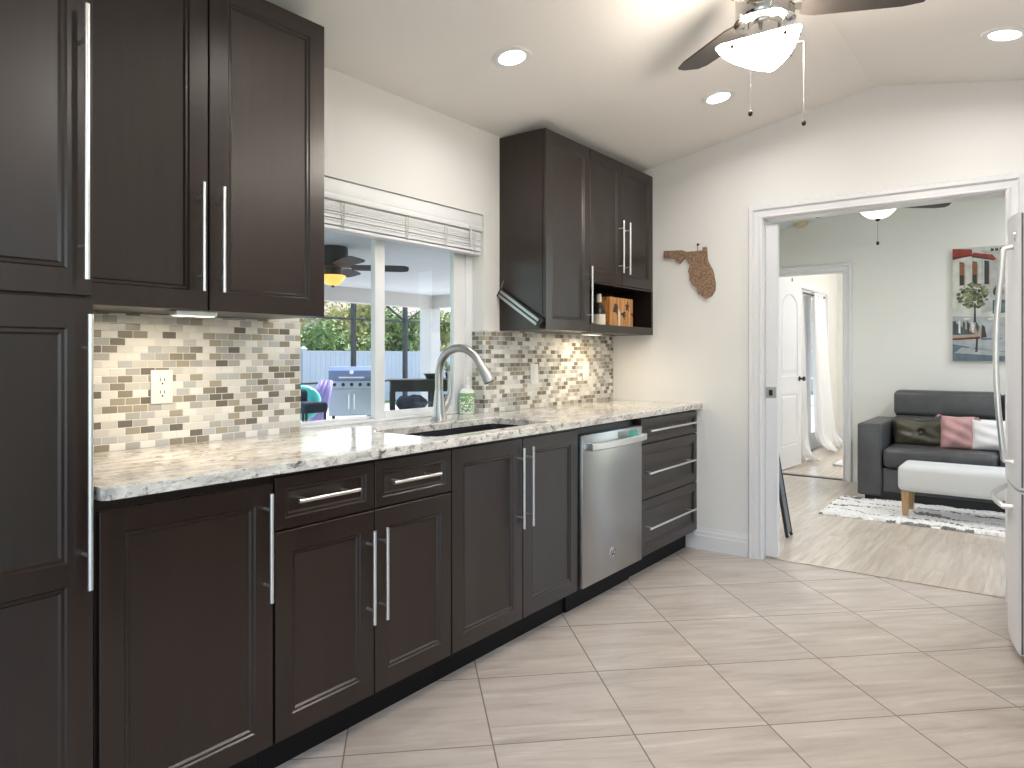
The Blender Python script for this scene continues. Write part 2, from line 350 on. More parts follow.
# framed panel front facing -Y at y=yf: one mesh; zs = split heights of the panels
PROF = ((0, .0015), (.0015, 0), (None, 0), (.004, .0045), (.011, .0035), (.016, .0090), (.020, .0095))
def panel(x0, x1, z0, z1, yf, th=.02, stile=.05, mids=(), rail=None, midrail=.05):
    bm = B(); rail = rail or stile; zz = [z0, *mids, z1]
    for k, (a, b) in enumerate(zip(zz, zz[1:])):
        lo = rail if k == 0 else midrail / 2; hi = rail if k == len(zz) - 2 else midrail / 2
        rings = []
        for ins, dep in PROF:
            if ins is None: L_, R_, D_, U_ = stile, stile, lo, hi; e = 0
            elif len(rings) < 2: L_ = R_ = ins; D_ = ins if k == 0 else 0; U_ = ins if k == len(zz) - 2 else 0
            else: L_ = R_ = stile + ins; D_ = lo + ins; U_ = hi + ins
            rings.append([bm.verts.new(p) for p in ((x0 + L_, yf + dep, a + D_), (x1 - R_, yf + dep, a + D_), (x1 - R_, yf + dep, b - U_), (x0 + L_, yf + dep, b - U_))])
        for r0, r1 in zip(rings, rings[1:]):
            for i in range(4): bm.faces.new((r0[i], r0[(i + 1) % 4], r1[(i + 1) % 4], r1[i]))
        bm.faces.new(rings[-1])
    y0 = yf + .0015; y1 = yf + th
    c0 = [bm.verts.new(p) for p in ((x0, y0, z0), (x1, y0, z0), (x1, y0, z1), (x0, y0, z1))]; c1 = [bm.verts.new((v.co.x, y1, v.co.z)) for v in c0]
    for i in range(4): bm.faces.new((c0[i], c1[i], c1[(i + 1) % 4], c0[(i + 1) % 4]))
    bm.faces.new(c1[::-1])
    bmesh.ops.remove_doubles(bm, verts=bm.verts, dist=1e-5)
    return bm
def bar(p0, p1, y, yf, post=.035, r=.0058):                   # bar pull between p0=(x,z) and p1, standing at y, posts back to yf
    bm = B(); a = Vector((p0[0], y, p0[1])); b = Vector((p1[0], y, p1[1])); d = (b - a).normalized()
    tube(bm, [a, b], r, 14)
    for q in (a + d * post, b - d * post): tube(bm, [q, (q.x, yf + .001, q.z)], r * .75, 10)
    return bm
def front(kind, x0, x1, z0, z1, yf, root, h=None, **k):
    g = .0015
    o = obj(kind, panel(x0 + g, x1 - g, z0 + g, z1 - g, yf, **k), M['wood'], root, True)
    if h:
        post = k.get('post', .035)
        obj('handle', bar((h[0], h[1]), (h[2], h[3]), yf - .036, yf + .011, h[4] if len(h) > 4 else .04), M['handle'], o, True)
    return o

# ================================================================== the room
CX = 4.297
def zc(y): return 2.40 - .177 * y if y > -1.6 else 2.683 + .177 * (y + 1.6)
bm = B(); prism(bm, [(-3.2, .15, -.12), (4.35, .15, -.12), (4.35, -5.2, -.12), (-3.2, -5.2, -.12)], (0, 0, .12)); struct('floor', bm, M['tile'])
bm = B(); prism(bm, [(4.35, .15, -.12), (11.2, .15, -.12), (11.2, -2.6, -.12), (7.57, -2.6, -.12), (7.57, -5.2, -.12), (4.35, -5.2, -.12)], (0, 0, .12)); struct('floor_living_room', bm, M['plank'])
bm = bx(4.335, 4.365, -2.19, -1.01, 0, .007, bev=.003); struct('trim_3', bm, M['plank'])
# window wall (kitchen + bedroom share the outside wall)
WX0, WX1, WZ0, WZ1 = 1.732, 2.897, .884, 1.955
bm = B(); wallgrid(bm, 0, (-3.2, CX + .06), [(WX0, WX1, WZ0, WZ1)], (0, 2.55), lambda a, b, c, d: box(bm, a, b, 0, .15, c, d)); struct('wall_window', bm, M['wall'])
bm = B(); wallgrid(bm, 0, (CX + .06, 11.2), [(8.75, 10.35, 0, 2.04)], (0, 2.55), lambda a, b, c, d: box(bm, a, b, 0, .15, c, d)); struct('wall_bedroom_window', bm, M['lwall'])
# far wall with the wide opening
OY0, OY1, OZ = -2.19, -1.01, 2.03
bm = B(); poly = lambda y0, y1, z0: [(CX, y0, z0), (CX, y1, z0), (CX, y1, zc(y1) + .05), (CX, y0, zc(y0) + .05)]
prism(bm, poly(OY1, 0, 0), (.12, 0, 0)); prism(bm, poly(-1.6, OY1, OZ), (.12, 0, 0)); prism(bm, poly(OY0, -1.6, OZ), (.12, 0, 0)); prism(bm, poly(-3.3, OY0, 0), (.12, 0, 0))
struct('wall_far', bm, M['wall'])
bm = B(); wallgrid(bm, 0, (-3.2, CX), [(-2.2, 1.1, 0, 2.2)], (0, 2.5), lambda a, b, c, d: box(bm, a, b, -3.35, -3.2, c, d)); struct('wall_right', bm, M['wall'])
bm = B(); wallgrid(bm, 0, (-3.2, 0), [(-2.9, -.5, 0, 2.2)], (0, 2.75), lambda a, b, c, d: box(bm, -3.15, -3.0, a, b, c, d)); struct('wall_rear', bm, M['wall'])
bm = B(); pr = [(0.15, zc(.15)), (0, zc(0)), (-1.6, zc(-1.6)), (-3.35, zc(-3.35))]
prism(bm, [(-3.2, y, z) for y, z in pr] + [(-3.2, y, z + .12) for y, z in pr[::-1]], (CX + .06 + 3.2, 0, 0)); struct('ceiling', bm, M['ceil'])
# living room + bedroom shell
def zl(y): return 2.475 - .14 * y if y > -2.6 else 2.839 + .14 * (y + 2.6)
bm = B(); pr = [(.15, zl(.15)), (-2.6, zl(-2.6)), (-5.2, zl(-5.2))]
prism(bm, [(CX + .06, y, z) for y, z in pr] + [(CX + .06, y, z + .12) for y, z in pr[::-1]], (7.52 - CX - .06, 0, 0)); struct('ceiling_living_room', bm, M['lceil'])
DX = 7.47; BY0, BY1 = -.80, -.10
bm = B(); pl = lambda y0, y1, z0: [(DX, y0, z0), (DX, y1, z0), (DX, y1, zl(y1) + .04), (DX, y0, zl(y0) + .04)]
prism(bm, pl(BY1, 0, 0), (.1, 0, 0)); prism(bm, pl(BY0, BY1, 2.03), (.1, 0, 0)); prism(bm, pl(-2.6, BY0, 0), (.1, 0, 0)); prism(bm, pl(-4.8, -2.6, 2.45), (.1, 0, 0)); prism(bm, pl(-5.2, -4.8, 0), (.1, 0, 0))
struct('wall_living_room', bm, M['lwall'])
bm = B(); wallgrid(bm, 0, (CX + .12, 7.57), [(4.8, 7.0, 0, 2.2)], (0, 2.6), lambda a, b, c, d: box(bm, a, b, -5.2, -5.05, c, d)); struct('wall_living_right', bm, M['lwall'])
struct('wall_living_left', bx(CX, CX + .12, -5.2, -3.35, 0, 2.75), M['lwall'])
struct('wall_bedroom', bx(10.95, 11.1, -2.5, 0, 0, 2.5), M['lwall']); struct('wall_bedroom_right', bx(7.57, 11.1, -2.6, -2.5, 0, 2.5), M['lwall'])
struct('ceiling_bedroom', bx(7.57, 11.2, -2.6, .15, 2.47, 2.6), M['ceil'])
# baseboards: stepped profile along the wall
def baseboard(name, p0, p1, nrm, m='trim', h=.135):
    prof = [(0, 0), (.016, 0), (.016, h * .62), (.012, h * .68), (.012, h * .80), (.007, h * .90), (.005, h), (0, h)]
    n = Vector((*nrm, 0)); a = Vector((*p0, 0)); b = Vector((*p1, 0)); bm = B()
    prism(bm, [a + n * q + Vector((0, 0, z)) for q, z in prof], b - a); return struct(name, bm, M[m])
baseboard('baseboard_far', (CX, -.535), (CX, -.927), (-1, 0))
baseboard('baseboard_living_room', (DX, -.9), (DX, -2.6), (-1, 0))
baseboard('baseboard_bedroom', (10.95, 0), (10.95, -2.5), (-1, 0)); baseboard('baseboard_bedroom_window', (10.35 + .08, 0), (10.95, 0), (0, -1))
# casings (profiled boards mitred round an opening in a wall X=const, facing -X)
def casing(name, x, y0, y1, zt, w=.083, both=None, jamb=.12):
    prof = [(0, 0), (0, .010), (.008, .018), (.014, .018), (.018, .011), (.046, .013), (.054, .026), (.060, .028), (.074, .028), (w, .014), (w, 0)]
    bm = B(); rings = []
    for i, (a, b) in enumerate(((0, 0), (0, 1), (1, 1), (1, 0))):
        pass
    path = [(y1, 0, 1, 0), (y1, zt, 1, 1), (y0, zt, -1, 1), (y0, 0, -1, 0)]
    for y, z, sy, sz in path: rings.append([bm.verts.new((x - d, y + sy * o_, z + sz * o_)) for o_, d in prof])
    for a, b in zip(rings, rings[1:]):
        for k in range(len(prof)): bm.faces.new((a[k], a[(k + 1) % len(prof)], b[(k + 1) % len(prof)], b[k]))
    bm.faces.new(rings[0]); bm.faces.new(rings[-1][::-1])
    box(bm, x, x + jamb, y1 - .004, y1 + .012, 0, zt); box(bm, x, x + jamb, y0 - .012, y0 + .004, 0, zt); box(bm, x, x + jamb, y0, y1, zt - .004, zt + .012)
    return struct(name, bm, M['trim'], None, True)
casing('trim_1', CX, OY0, OY1, OZ); casing('trim_2', DX, BY0, BY1, 2.03, .08, jamb=.1)
# pocket door peeking out of its slot
d = struct('door_1', bx(4.335, 4.372, -1.083, -.60 - .4, .012, 2.0, bev=.002), M['door'])
bm = bx(4.3325, 4.3375, -1.076, -1.014, .962, 1.028, bev=.001); h = obj('latch_plate', bm, M['chrome'], d)
bm = bx(4.3315, 4.3345, -1.057, -1.033, .975, 1.012, bev=.004); obj('latch_recess', bm, M['dark'], h)

# ------------------------------------------------------------------ window
bm = B(); fy0, fy1 = .075, .145
box(bm, WX0, WX1, fy0, fy1, .914, .926, .003); box(bm, WX0, WX1, fy0, fy1, WZ1 - .05, WZ1, .003); box(bm, WX0, WX0 + .045, fy0, fy1, .926, WZ1 - .05, .003); box(bm, WX1 - .055, WX1, fy0, fy1, .926, WZ1 - .05, .003)
win = struct('window_1', bm, M['vinyl'], None, True)
bm = B(); sy0, sy1 = .085, .115                              # sliding sash behind the meeting stile
for (a, b, c_, d_) in ((2.210, 2.270, .926, 1.905), (2.757, 2.843, .926, 1.905), (2.270, 2.757, .926, .957), (2.270, 2.757, 1.86, 1.905)): box(bm, a, b, sy0, sy1, c_, d_, .003)
s = obj('sash', bm, M['vinyl'], win, True); obj('pane', bx(2.270, 2.757, .099, .103, .957, 1.86), M['glass'], s)
bm = B()
for (a, b, c_, d_) in ((2.235, 2.30, .926, 1.905), (1.777, 1.80, .926, 1.905), (1.80, 2.235, .926, .938), (1.80, 2.235, 1.88, 1.905)): box(bm, a, b, .116, .138, c_, d_, .003)
s = obj('fixed_sash', bm, M['vinyl'], win, True); obj('pane', bx(1.80, 2.235, .125, .129, .938, 1.88), M['glass'], s)
# raised blind
t = thing('window_blind', 'white slatted blind pulled up to the top of the kitchen window', 'blind', (2.31, .04, 1.95))
obj('valance', bx(1.738, 2.893, .008, .024, 1.892, 1.953, bev=.004), M['blind'], t, True); obj('valance_lip', bx(1.736, 2.895, .001, .024, 1.866, 1.8915, bev=.005), M['blind'], t, True); obj('headrail', bx(1.742, 2.889, .024, .072, 1.905, 1.952, bev=.003), M['blind'], t, True)
rnd = random.Random(3)
for k in range(11):
    z = 1.862 - k * .0096; bm = B(); dz = rnd.uniform(-.0015, .0015); tl = .004 if k > 1 else .009
    prism(bm, [(1.746, .012, z - tl + dz), (1.746, .028, z + dz + .002), (1.746, .062, z + tl * .4), (1.746, .062, z + tl * .4 + .0062), (1.746, .028, z + dz + .0085), (1.746, .012, z - tl + dz + .0065)], (1.14, 0, 0)); obj('slat', bm, M['blind'], t)
obj('bottom_rail', bx(1.746, 2.886, .012, .064, 1.743, 1.757, bev=.004), M['blind'], t, True)
for x in (1.95, 2.33, 2.60, 2.82):
    bm = B(); tube(bm, [(x, .009, 1.865), (x, .0085, 1.81), (x + .004, .009, 1.748)], .0022, 6); tube(bm, [(x + .018, .009, 1.865), (x + .016, .0085, 1.81), (x + .014, .009, 1.748)], .0022, 6)
    for q in range(4): tube(bm, [(x, .009, 1.855 - q * .026), (x + .009, .004, 1.84 - q * .026), (x + .016, .009, 1.835 - q * .026)], .002, 5)
    obj('ladder_cord', bm, M['cord'], t)
bm = B(); tube(bm, [(2.78, .000, 1.885), (2.785, -.004, 1.87), (2.79, -.002, 1.78)], .004, 8); obj('tilt_wand', bm, M['cord'], t)

# ------------------------------------------------------------------ backsplash
bz0, bz1 = .914, 1.35
tag(obj('backsplash', bx(.72, WX0, -.008, 0, bz0, bz1), M['mosaic']), 'mosaic tile backsplash between the pantry and the window', 'backsplash')
bm = B(); prism(bm, [(CX - .001, -.008, bz0), (WX1 - .008, -.008, bz0), (WX1 - .008, .075, bz0), (WX1, .075, bz0), (WX1, 0, bz0), (CX - .001, 0, bz0)], (0, 0, bz1 - bz0))
tag(obj('backsplash', bm, M['mosaic']), 'mosaic tile backsplash behind the soap bottle, wrapping into the window recess', 'backsplash')

# ------------------------------------------------------------------ worktop with sink cut-out
def rrect(x0, x1, y0, y1, r, n=6):
    out = []
    for cx, cy, a in ((x1 - r, y0 + r, -90), (x1 - r, y1 - r, 0), (x0 + r, y1 - r, 90), (x0 + r, y0 + r, 180)):
        for k in range(n + 1): out.append((cx + r * math.cos(R(a + 90 * k / n)), cy + r * math.sin(R(a + 90 * k / n))))
    return out
def slab_hole(outer, hole, z0, z1):
    bm = B(); loops = []
    for pts in (outer, hole):
        vs = [bm.verts.new((x, y, z1)) for x, y in pts]; loops.append(vs)
        for i in range(len(vs)): bm.edges.new((vs[i], vs[(i + 1) % len(vs)]))
    bmesh.ops.triangle_fill(bm, edges=bm.edges, use_beauty=True)
    fs = list(bm.faces); r = bmesh.ops.extrude_face_region(bm, geom=fs); nv = [v for v in r['geom'] if isinstance(v, bmesh.types.BMVert)]
    bmesh.ops.translate(bm, verts=nv, vec=(0, 0, z0 - z1)); return bm
SX0, SX1, SY0, SY1 = 1.92, 2.72, -.545, -.195
outer = [(.723, -.637 + .012), (.735, -.637), (CX - .001, -.637), (CX - .001, -.009), (WX1 - .009, -.009), (WX1 - .009, .074), (WX0 + .001, .074), (WX0 + .001, -.009), (.723, -.009)]
bm = slab_hole(outer, rrect(SX0, SX1, SY0, SY1, .05), .884, .914)
es = [e for e in bm.edges if len(e.link_faces) == 2 and abs(e.verts[0].co.z - .914) < 1e-5 and abs(e.verts[1].co.z - .914) < 1e-5 and max(v.co.y for v in e.verts) < -.02 and e.calc_face_angle(0) > 1]
bmesh.ops.bevel(bm, geom=es, offset=.004, segments=2, affect='EDGES', profile=.5)
tag(obj('worktop', bm, M['granite']), 'cream and grey granite worktop running along the base cabinets to the far wall', 'worktop')
# sink: two undermount basins
t = thing('kitchen_sink', 'black double basin sink set into the granite worktop below the faucet', 'sink', (2.32, -.37, .884))
bm = slab_hole([(SX0 - .03, SY0 - .025), (SX1 + .03, SY0 - .025), (SX1 + .03, SY1 + .025), (SX0 - .03, SY1 + .025)], rrect(SX0 - .004, SX1 + .004, SY0 - .004, SY1 + .004, .053), .874, .8835); obj('rim', bm, M['sink'], t)
def basin(x0, x1, y0, y1, zt, zb):
    bm = B(); rings = []
    for ins, z in ((0, zt), (.002, zb + .03), (.01, zb + .01), (.03, zb)): rings.append([bm.verts.new((x, y, z)) for x, y in rrect(x0 + ins, x1 - ins, y0 + ins, y1 - ins, .045)])
    for z, ins in ((zb - .008, .03), (zt, -.008)): rings.append([bm.verts.new((x, y, z)) for x, y in rrect(x0 + ins, x1 - ins, y0 + ins, y1 - ins, .045)])
    for a, b in zip(rings[:4], rings[1:4]):
        for k in range(len(a)): bm.faces.new((a[k], a[(k + 1) % len(a)], b[(k + 1) % len(a)], b[k]))
    bm.faces.new(rings[3]); n = len(rings[0])
    for k in range(n): bm.faces.new((rings[4][k], rings[4][(k + 1) % n], rings[5][(k + 1) % n], rings[5][k])); bm.faces.new((rings[0][k], rings[5][k], rings[5][(k + 1) % n], rings[0][(k + 1) % n]))
    bm.faces.new(rings[4]); return bm
for a, b, zb in ((SX0, 2.165, .72), (2.195, SX1, .68)):
    k = obj('basin', basin(a, b, SY0, SY1, .874, zb), M['sink'], t, True)
    bm = B(); lathe(bm, [(.042, .004), (.04, .007), (.022, .004), (.02, .001)], ((a + b) / 2, -.36, zb), 20); obj('drain', bm, M['chrome'], k, True)
obj('divider', bx(2.163, 2.197, SY0 + .002, SY1 - .002, .78, .872, bev=.006), M['sink'], t, True)
# faucet
FX, FY = 2.411, -.125
t = thing('kitchen_faucet', 'brushed nickel gooseneck pull-down faucet behind the sink', 'faucet', (FX, FY, .914))
bm = B(); lathe(bm, [(.040, 0), (.040, .004), (.035, .012), (.030, .03), (.026, .08), (.021, .125), (.0195, .14)], (FX, FY, .914), 24); obj('base', bm, M['chrome'], t, True)
pts = [(FX, FY, 1.05), (FX, FY, 1.13)]; cy, cz, rr = FY - .114, 1.136, .114
for k in range(0, 13): a = R(90 * 0 + k * 13.2); pts.append((FX + .03 * (k / 12) ** 2, cy + rr * math.cos(a), cz + rr * math.sin(a)))
tip = Vector(pts[-1]); dr = (Vector(pts[-1]) - Vector(pts[-2])).normalized(); bm = B(); tube(bm, pts, .0185, 18); obj('spout', bm, M['chrome'], t, True)
bm = B(); q = tip + dr * .0; tube(bm, [q, q + dr * .012, q + dr * .014, q + dr * .05, q + dr * .085, q + dr * .092], .016, 18, radii=[.0195, .0195, .0215, .0230, .0275, .026]); sh = obj('spray_head', bm, M['chrome'], t, True)
bm = B(); tube(bm, [q + dr * .0915, q + dr * .0935], .022, 16); obj('spray_face', bm, M['blackp'], sh)
bm = B(); tube(bm, [(FX + .004, FY, .945), (FX + .045, FY - .004, .99), (FX + .062, FY - .006, 1.03)], .014, 14, radii=[.022, .019, .016]); h = obj('valve_body', bm, M['chrome'], t, True)
bm = B(); tube(bm, [(FX + .060, FY - .006, 1.012), (FX + .068, FY - .008, 1.06), (FX + .066, FY - .006, 1.125), (FX + .062, FY - .004, 1.145)], .008, 12, radii=[.014, .011, .009, .007]); obj('lever', bm, M['chrome'], h, True)
# soap
t = thing('soap_bottle', 'pump soap bottle with green printed label beside the window', 'bottle', (2.80, .035, .914))
bm = B(); sx, sy = 2.80, .035
def rprism(bm, x0, x1, y0, y1, r, zs):
    rings = [[bm.verts.new((x, y, z)) for x, y in rrect(x0 + i, x1 - i, y0 + i, y1 - i, max(.003, r - i), 4)] for z, i in zs]
    n = len(rings[0])
    for a, b in zip(rings, rings[1:]):
        for k in range(n): bm.faces.new((a[k], a[(k + 1) % n], b[(k + 1) % n], b[k]))
    bm.faces.new(rings[0][::-1]); bm.faces.new(rings[-1]); return bm
rprism(bm, sx - .040, sx + .040, sy - .026, sy + .026, .018, [(.914, .004), (.918, 0), (1.028, 0), (1.040, .008), (1.045, .016)]); obj('body', bm, M['plastic'], t, True)
bm = B(); rprism(bm, sx - .0408, sx + .0408, sy - .0268, sy + .0268, .0185, [(.924, 0), (1.022, 0)]); obj('label', bm, M['label'], t, True)
bm = B(); lathe(bm, [(.017, 0), (.017, .016), (.013, .018), (.006, .02), (.006, .044), (.012, .046), (.012, .058), (.009, .060)], (sx, sy, 1.044), 18); tube(bm, [(sx, sy, 1.097), (sx - .02, sy - .015, 1.098), (sx - .034, sy - .024, 1.092)], .0045, 8); obj('pump', bm, M['white'], t, True)

# ------------------------------------------------------------------ base run
YF = -.615
def body_box(x0, x1, root, open_top=False, y0=-.594, zt=.8835, back=-.01):
    bm = B()
    if open_top:
        box(bm, x0, x0 + .018, y0, back, .112, zt); box(bm, x1 - .018, x1, y0, back, .112, zt); box(bm, x0 + .018, x1 - .018, y0, back, .112, .13); box(bm, x0 + .018, x1 - .018, back - .012, back, .13, zt)
        box(bm, x0 + .018, x1 - .018, y0, y0 + .018, .835, zt)
    else: box(bm, x0, x1, y0, back, .112, zt)
    obj('body', bm, M['wood'], root)
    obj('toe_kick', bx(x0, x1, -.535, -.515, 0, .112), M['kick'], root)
t = thing('pantry_cabinet', 'tall dark pantry cabinet with two stacked doors, reaching up past the wall cabinet', 'cabinet', (.44, -.3, 0))
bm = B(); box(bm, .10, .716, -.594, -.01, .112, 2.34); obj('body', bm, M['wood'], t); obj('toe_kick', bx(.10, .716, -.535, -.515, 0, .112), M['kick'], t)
front('door', .104, .712, 1.35, 2.33, YF, t, (.684, 1.385, .684, 1.995, .075), stile=.053, rail=.058)
front('door', .104, .714, .118, 1.347, YF, t, (.691, .694, .691, 1.308, .075), stile=.055, rail=.068, mids=(.728,), midrail=.052)
t = thing('base_cabinet', 'dark base cabinet beside the pantry, one wide door without drawers', 'cabinet', (.955, -.3, 0)); body_box(.722, 1.188, t)
front('door', .724, 1.187, .119, .858, YF, t, (1.157, .536, 1.157, .836, .045), stile=.055, rail=.055)
t = thing('base_cabinet', 'dark base cabinet with two drawers over two doors', 'cabinet', (1.57, -.3, 0)); body_box(1.19, 1.943, t)
front('drawer', 1.193, 1.566, .719, .872, YF, t, (1.247, .800, 1.474, .800, .035), stile=.032, rail=.030); front('drawer', 1.568, 1.942, .719, .872, YF, t, (1.619, .800, 1.847, .800, .035), stile=.032, rail=.030)
front('door', 1.193, 1.566, .119, .716, YF, t, (1.534, .362, 1.534, .660, .045), stile=.056, rail=.062); front('door', 1.568, 1.942, .119, .716, YF, t, (1.590, .362, 1.590, .660, .045), stile=.056, rail=.062)
t = thing('sink_cabinet', 'dark sink cabinet with two full height doors and long twin handles', 'cabinet', (2.39, -.3, 0)); body_box(1.945, 2.833, t, True)
front('door', 1.946, 2.389, .119, .872, YF, t, (2.350, .507, 2.350, .837, .045), stile=.062, rail=.058); front('door', 2.391, 2.832, .119, .872, YF, t, (2.416, .507, 2.416, .837, .045), stile=.062, rail=.058)
# dishwasher
t = thing('dishwasher', 'stainless dishwasher with bowed bar handle between the sink cabinet and the drawers', 'dishwasher', (3.15, -.3, 0))
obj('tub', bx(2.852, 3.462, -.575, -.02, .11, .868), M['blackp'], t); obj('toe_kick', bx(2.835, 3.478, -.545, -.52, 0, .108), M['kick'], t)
dr_ = obj('door', bx(2.845, 3.462, -.632, -.577, .124, .842, bev=.006), M['dw'], t, True)
bm = B(); n = 16; top = []; prv = None
for k in range(n + 1):
    u = -1 + 2 * k / n; x = 3.145 + u * .285; y = -.672 - .020 * (1 - u * u); ring = [bm.verts.new((x, y + dy, z)) for dy, z in ((0, .770), (-.005, .775), (-.005, .801), (0, .806), (.010, .803), (.010, .773))]
    if prv:
        for i in range(6): bm.faces.new((prv[i], prv[(i + 1) % 6], ring[(i + 1) % 6], ring[i]))
    else: bm.faces.new(ring)
    prv = ring
bm.faces.new(prv[::-1])
box(bm, 2.862, 2.890, -.672, -.631, .772, .804, .003); box(bm, 3.400, 3.428, -.672, -.631, .772, .804, .003); obj('handle', bm, M['handle'], dr_, True)
cp = obj('control_panel', bx(3.19, 3.452, -.6335, -.6315, .762, .832, bev=.0008), M['steel'], dr_); obj('display', bx(3.31, 3.40, -.6345, -.6335, .785, .826), M['teal'], cp)
def badge(c, r, root, nrm='y', sign=-1):
    # round badge: ring, and a flowing monogram of two looped strokes
    def P(a, b, d): return (c[0] + a, c[1] + sign * d, c[2] + b)
    bm = B(); tube(bm, [P(0, 0, 0), P(0, 0, .003)], r, 28); bd = obj('badge', bm, M['badge'], root)
    bm = B(); ring = [P(r * .88 * math.cos(2 * PI * k / 24), r * .88 * math.sin(2 * PI * k / 24), .0034) for k in range(25)]; tube(bm, ring, r * .06, 6, cap=False)
    g_ = [(-.05, .30), (-.22, .48), (-.48, .30), (-.52, -.05), (-.35, -.35), (-.12, -.28), (-.05, .02), (-.08, -.35), (-.25, -.58), (-.45, -.48)]
    e_ = [(.52, .34), (.34, .50), (.15, .34), (.20, .12), (.36, .06), (.16, -.02), (.08, -.28), (.28, -.46), (.56, -.22)]
    for st in (g_, e_):
        tube(bm, [P(a * r, b * r, .0034) for a, b in st], r * .075, 6)
    obj('monogram', bm, M['dark'], bd); return bd
badge((3.13, -.632, .235), .026, dr_)
# drawers
t = thing('drawer_cabinet', 'dark cabinet of three drawers against the far wall', 'cabinet', (3.875, -.3, 0))
body_box(3.482, 4.272, t)
front('drawer', 3.483, 4.262, .734, .873, YF, t, (3.525, .806, 4.165, .806, .04), stile=.036, rail=.030); front('drawer', 3.483, 4.262, .430, .731, YF, t, (3.512, .577, 4.165, .577, .04), stile=.045, rail=.048); front('drawer', 3.483, 4.262, .125, .427, YF, t, (3.52, .276, 4.165, .276, .04), stile=.045, rail=.048)
obj('filler_strip', bx(4.273, 4.296, -.600, -.58, .112, .8835), M['wall'], t)

# the run facing it across the galley, beside the refrigerator (behind the camera's edge, seen only in reflections)
t = thing('base_cabinet', 'dark base cabinet across the galley beside the refrigerator, facing the sink wall', 'cabinet', (2.25, -2.9, 0))
obj('body', bx(1.15, 3.36, -3.195, -2.62, .112, .8835), M['wood'], t); obj('toe_kick', bx(1.15, 3.36, -2.70, -2.68, 0, .112), M['kick'], t)
for k in range(4):
    x0 = 1.155 + .55 * k; bm = panel(x0, x0 + .546, .12, .87, 2.60, stile=.056, rail=.06)
    bmesh.ops.transform(bm, matrix=Matrix.Diagonal((1, -1, 1, 1)), verts=bm.verts); bmesh.ops.reverse_faces(bm, faces=bm.faces); dd = obj('door', bm, M['wood'], t, True)
    bm = B(); hx_ = x0 + (.50 if k % 2 == 0 else .046); tube(bm, [(hx_, -2.565, .50), (hx_, -2.565, .82)], .0058, 12)
    for z in (.545, .775): tube(bm, [(hx_, -2.565, z), (hx_, -2.601, z)], .0045, 8)
    obj('handle', bm, M['handle'], dd, True)
tag(obj('worktop', bx(1.14, 3.38, -3.197, -2.575, .884, .914, bev=.004), M['granite']), 'granite worktop across the galley beside the refrigerator', 'worktop')

# ------------------------------------------------------------------ wall cabinets
YU = -.33
t = thing('wall_cabinet', 'tall brown wall cabinet with two doors beside the window, above the outlet', 'cabinet', (1.155, -.16, 1.35))
obj('body', bx(.722, 1.594, YU + .0205, -.009, 1.352, 2.37), M['wood'], t)
front('door', .723, 1.157, 1.350, 2.372, YU, t, (1.122, 1.407, 1.122, 1.729, .045), stile=.058, rail=.058); front('door', 1.159, 1.594, 1.350, 2.372, YU, t, (1.187, 1.407, 1.187, 1.727, .045), stile=.062, rail=.058)
tl = thing('under_cabinet_light', 'slim white light bar under the brown wall cabinet, above the outlet', 'light', (1.14, -.27, 1.35), 'under cabinet lights')
obj('housing', bx(1.075, 1.205, -.30, -.25, 1.336, 1.3515, bev=.003), M['white'], tl); obj('lens', bx(1.082, 1.198, -.295, -.255, 1.3345, 1.336), M['led'], tl)
lamp('under_cabinet_glow', 'AREA', (1.13, -.27, 1.330), 2.0, (1, .82, .60), shape='RECTANGLE', size=.19, size_y=.04)
YR = -.301
t = thing('wall_cabinet', 'dark wall cabinet with an open niche, in the corner by the far wall', 'cabinet', (3.66, -.15, 1.35))
bm = B(); y0 = YR + .0205
box(bm, 3.03, 3.05, y0, -.001, 1.35, 2.392); box(bm, 4.276, 4.296, y0, -.001, 1.35, 2.392); box(bm, 3.05, 4.276, y0, -.001, 2.374, 2.392); box(bm, 3.05, 4.276, -.02, -.0005 - .0005, 1.368, 2.374); box(bm, 3.05, 4.276, y0, -.02, 1.352, 1.370); box(bm, 3.475, 3.493, y0, -.02, 1.370, 2.374); box(bm, 3.493, 4.276, y0, -.02, 1.632, 1.650)
box(bm, 3.483, 4.296, YR, y0, 1.350, 1.396, .001); box(bm, 4.274, 4.296, YR, y0, 1.396, 1.632); box(bm, 3.481, 4.296, YR, y0, 1.630, 1.640)
obj('body', bm, M['wood'], t)
front('door', 3.031, 3.480, 1.350, 2.392, YR, t, (3.444, 1.398, 3.444, 1.716, .045), stile=.058, rail=.058)
front('door', 3.483, 3.866, 1.642, 2.392, YR, t, (3.822, 1.712, 3.822, 2.028, .045), stile=.058, rail=.058); front('door', 3.868, 4.294, 1.642, 2.392, YR, t, (3.905, 1.710, 3.905, 2.026, .045), stile=.060, rail=.058)
tl = thing('under_cabinet_light', 'slim white light bar under the niche cabinet in the corner', 'light', (3.68, -.195, 1.35), 'under cabinet lights')
obj('housing', bx(3.60, 3.76, -.22, -.17, 1.338, 1.3495, bev=.003), M['white'], tl); obj('lens', bx(3.607, 3.753, -.215, -.175, 1.3365, 1.338), M['led'], tl)
lamp('under_cabinet_glow', 'AREA', (3.78, -.18, 1.330), 2.0, (1, .82, .58), shape='RECTANGLE', size=.25, size_y=.04)
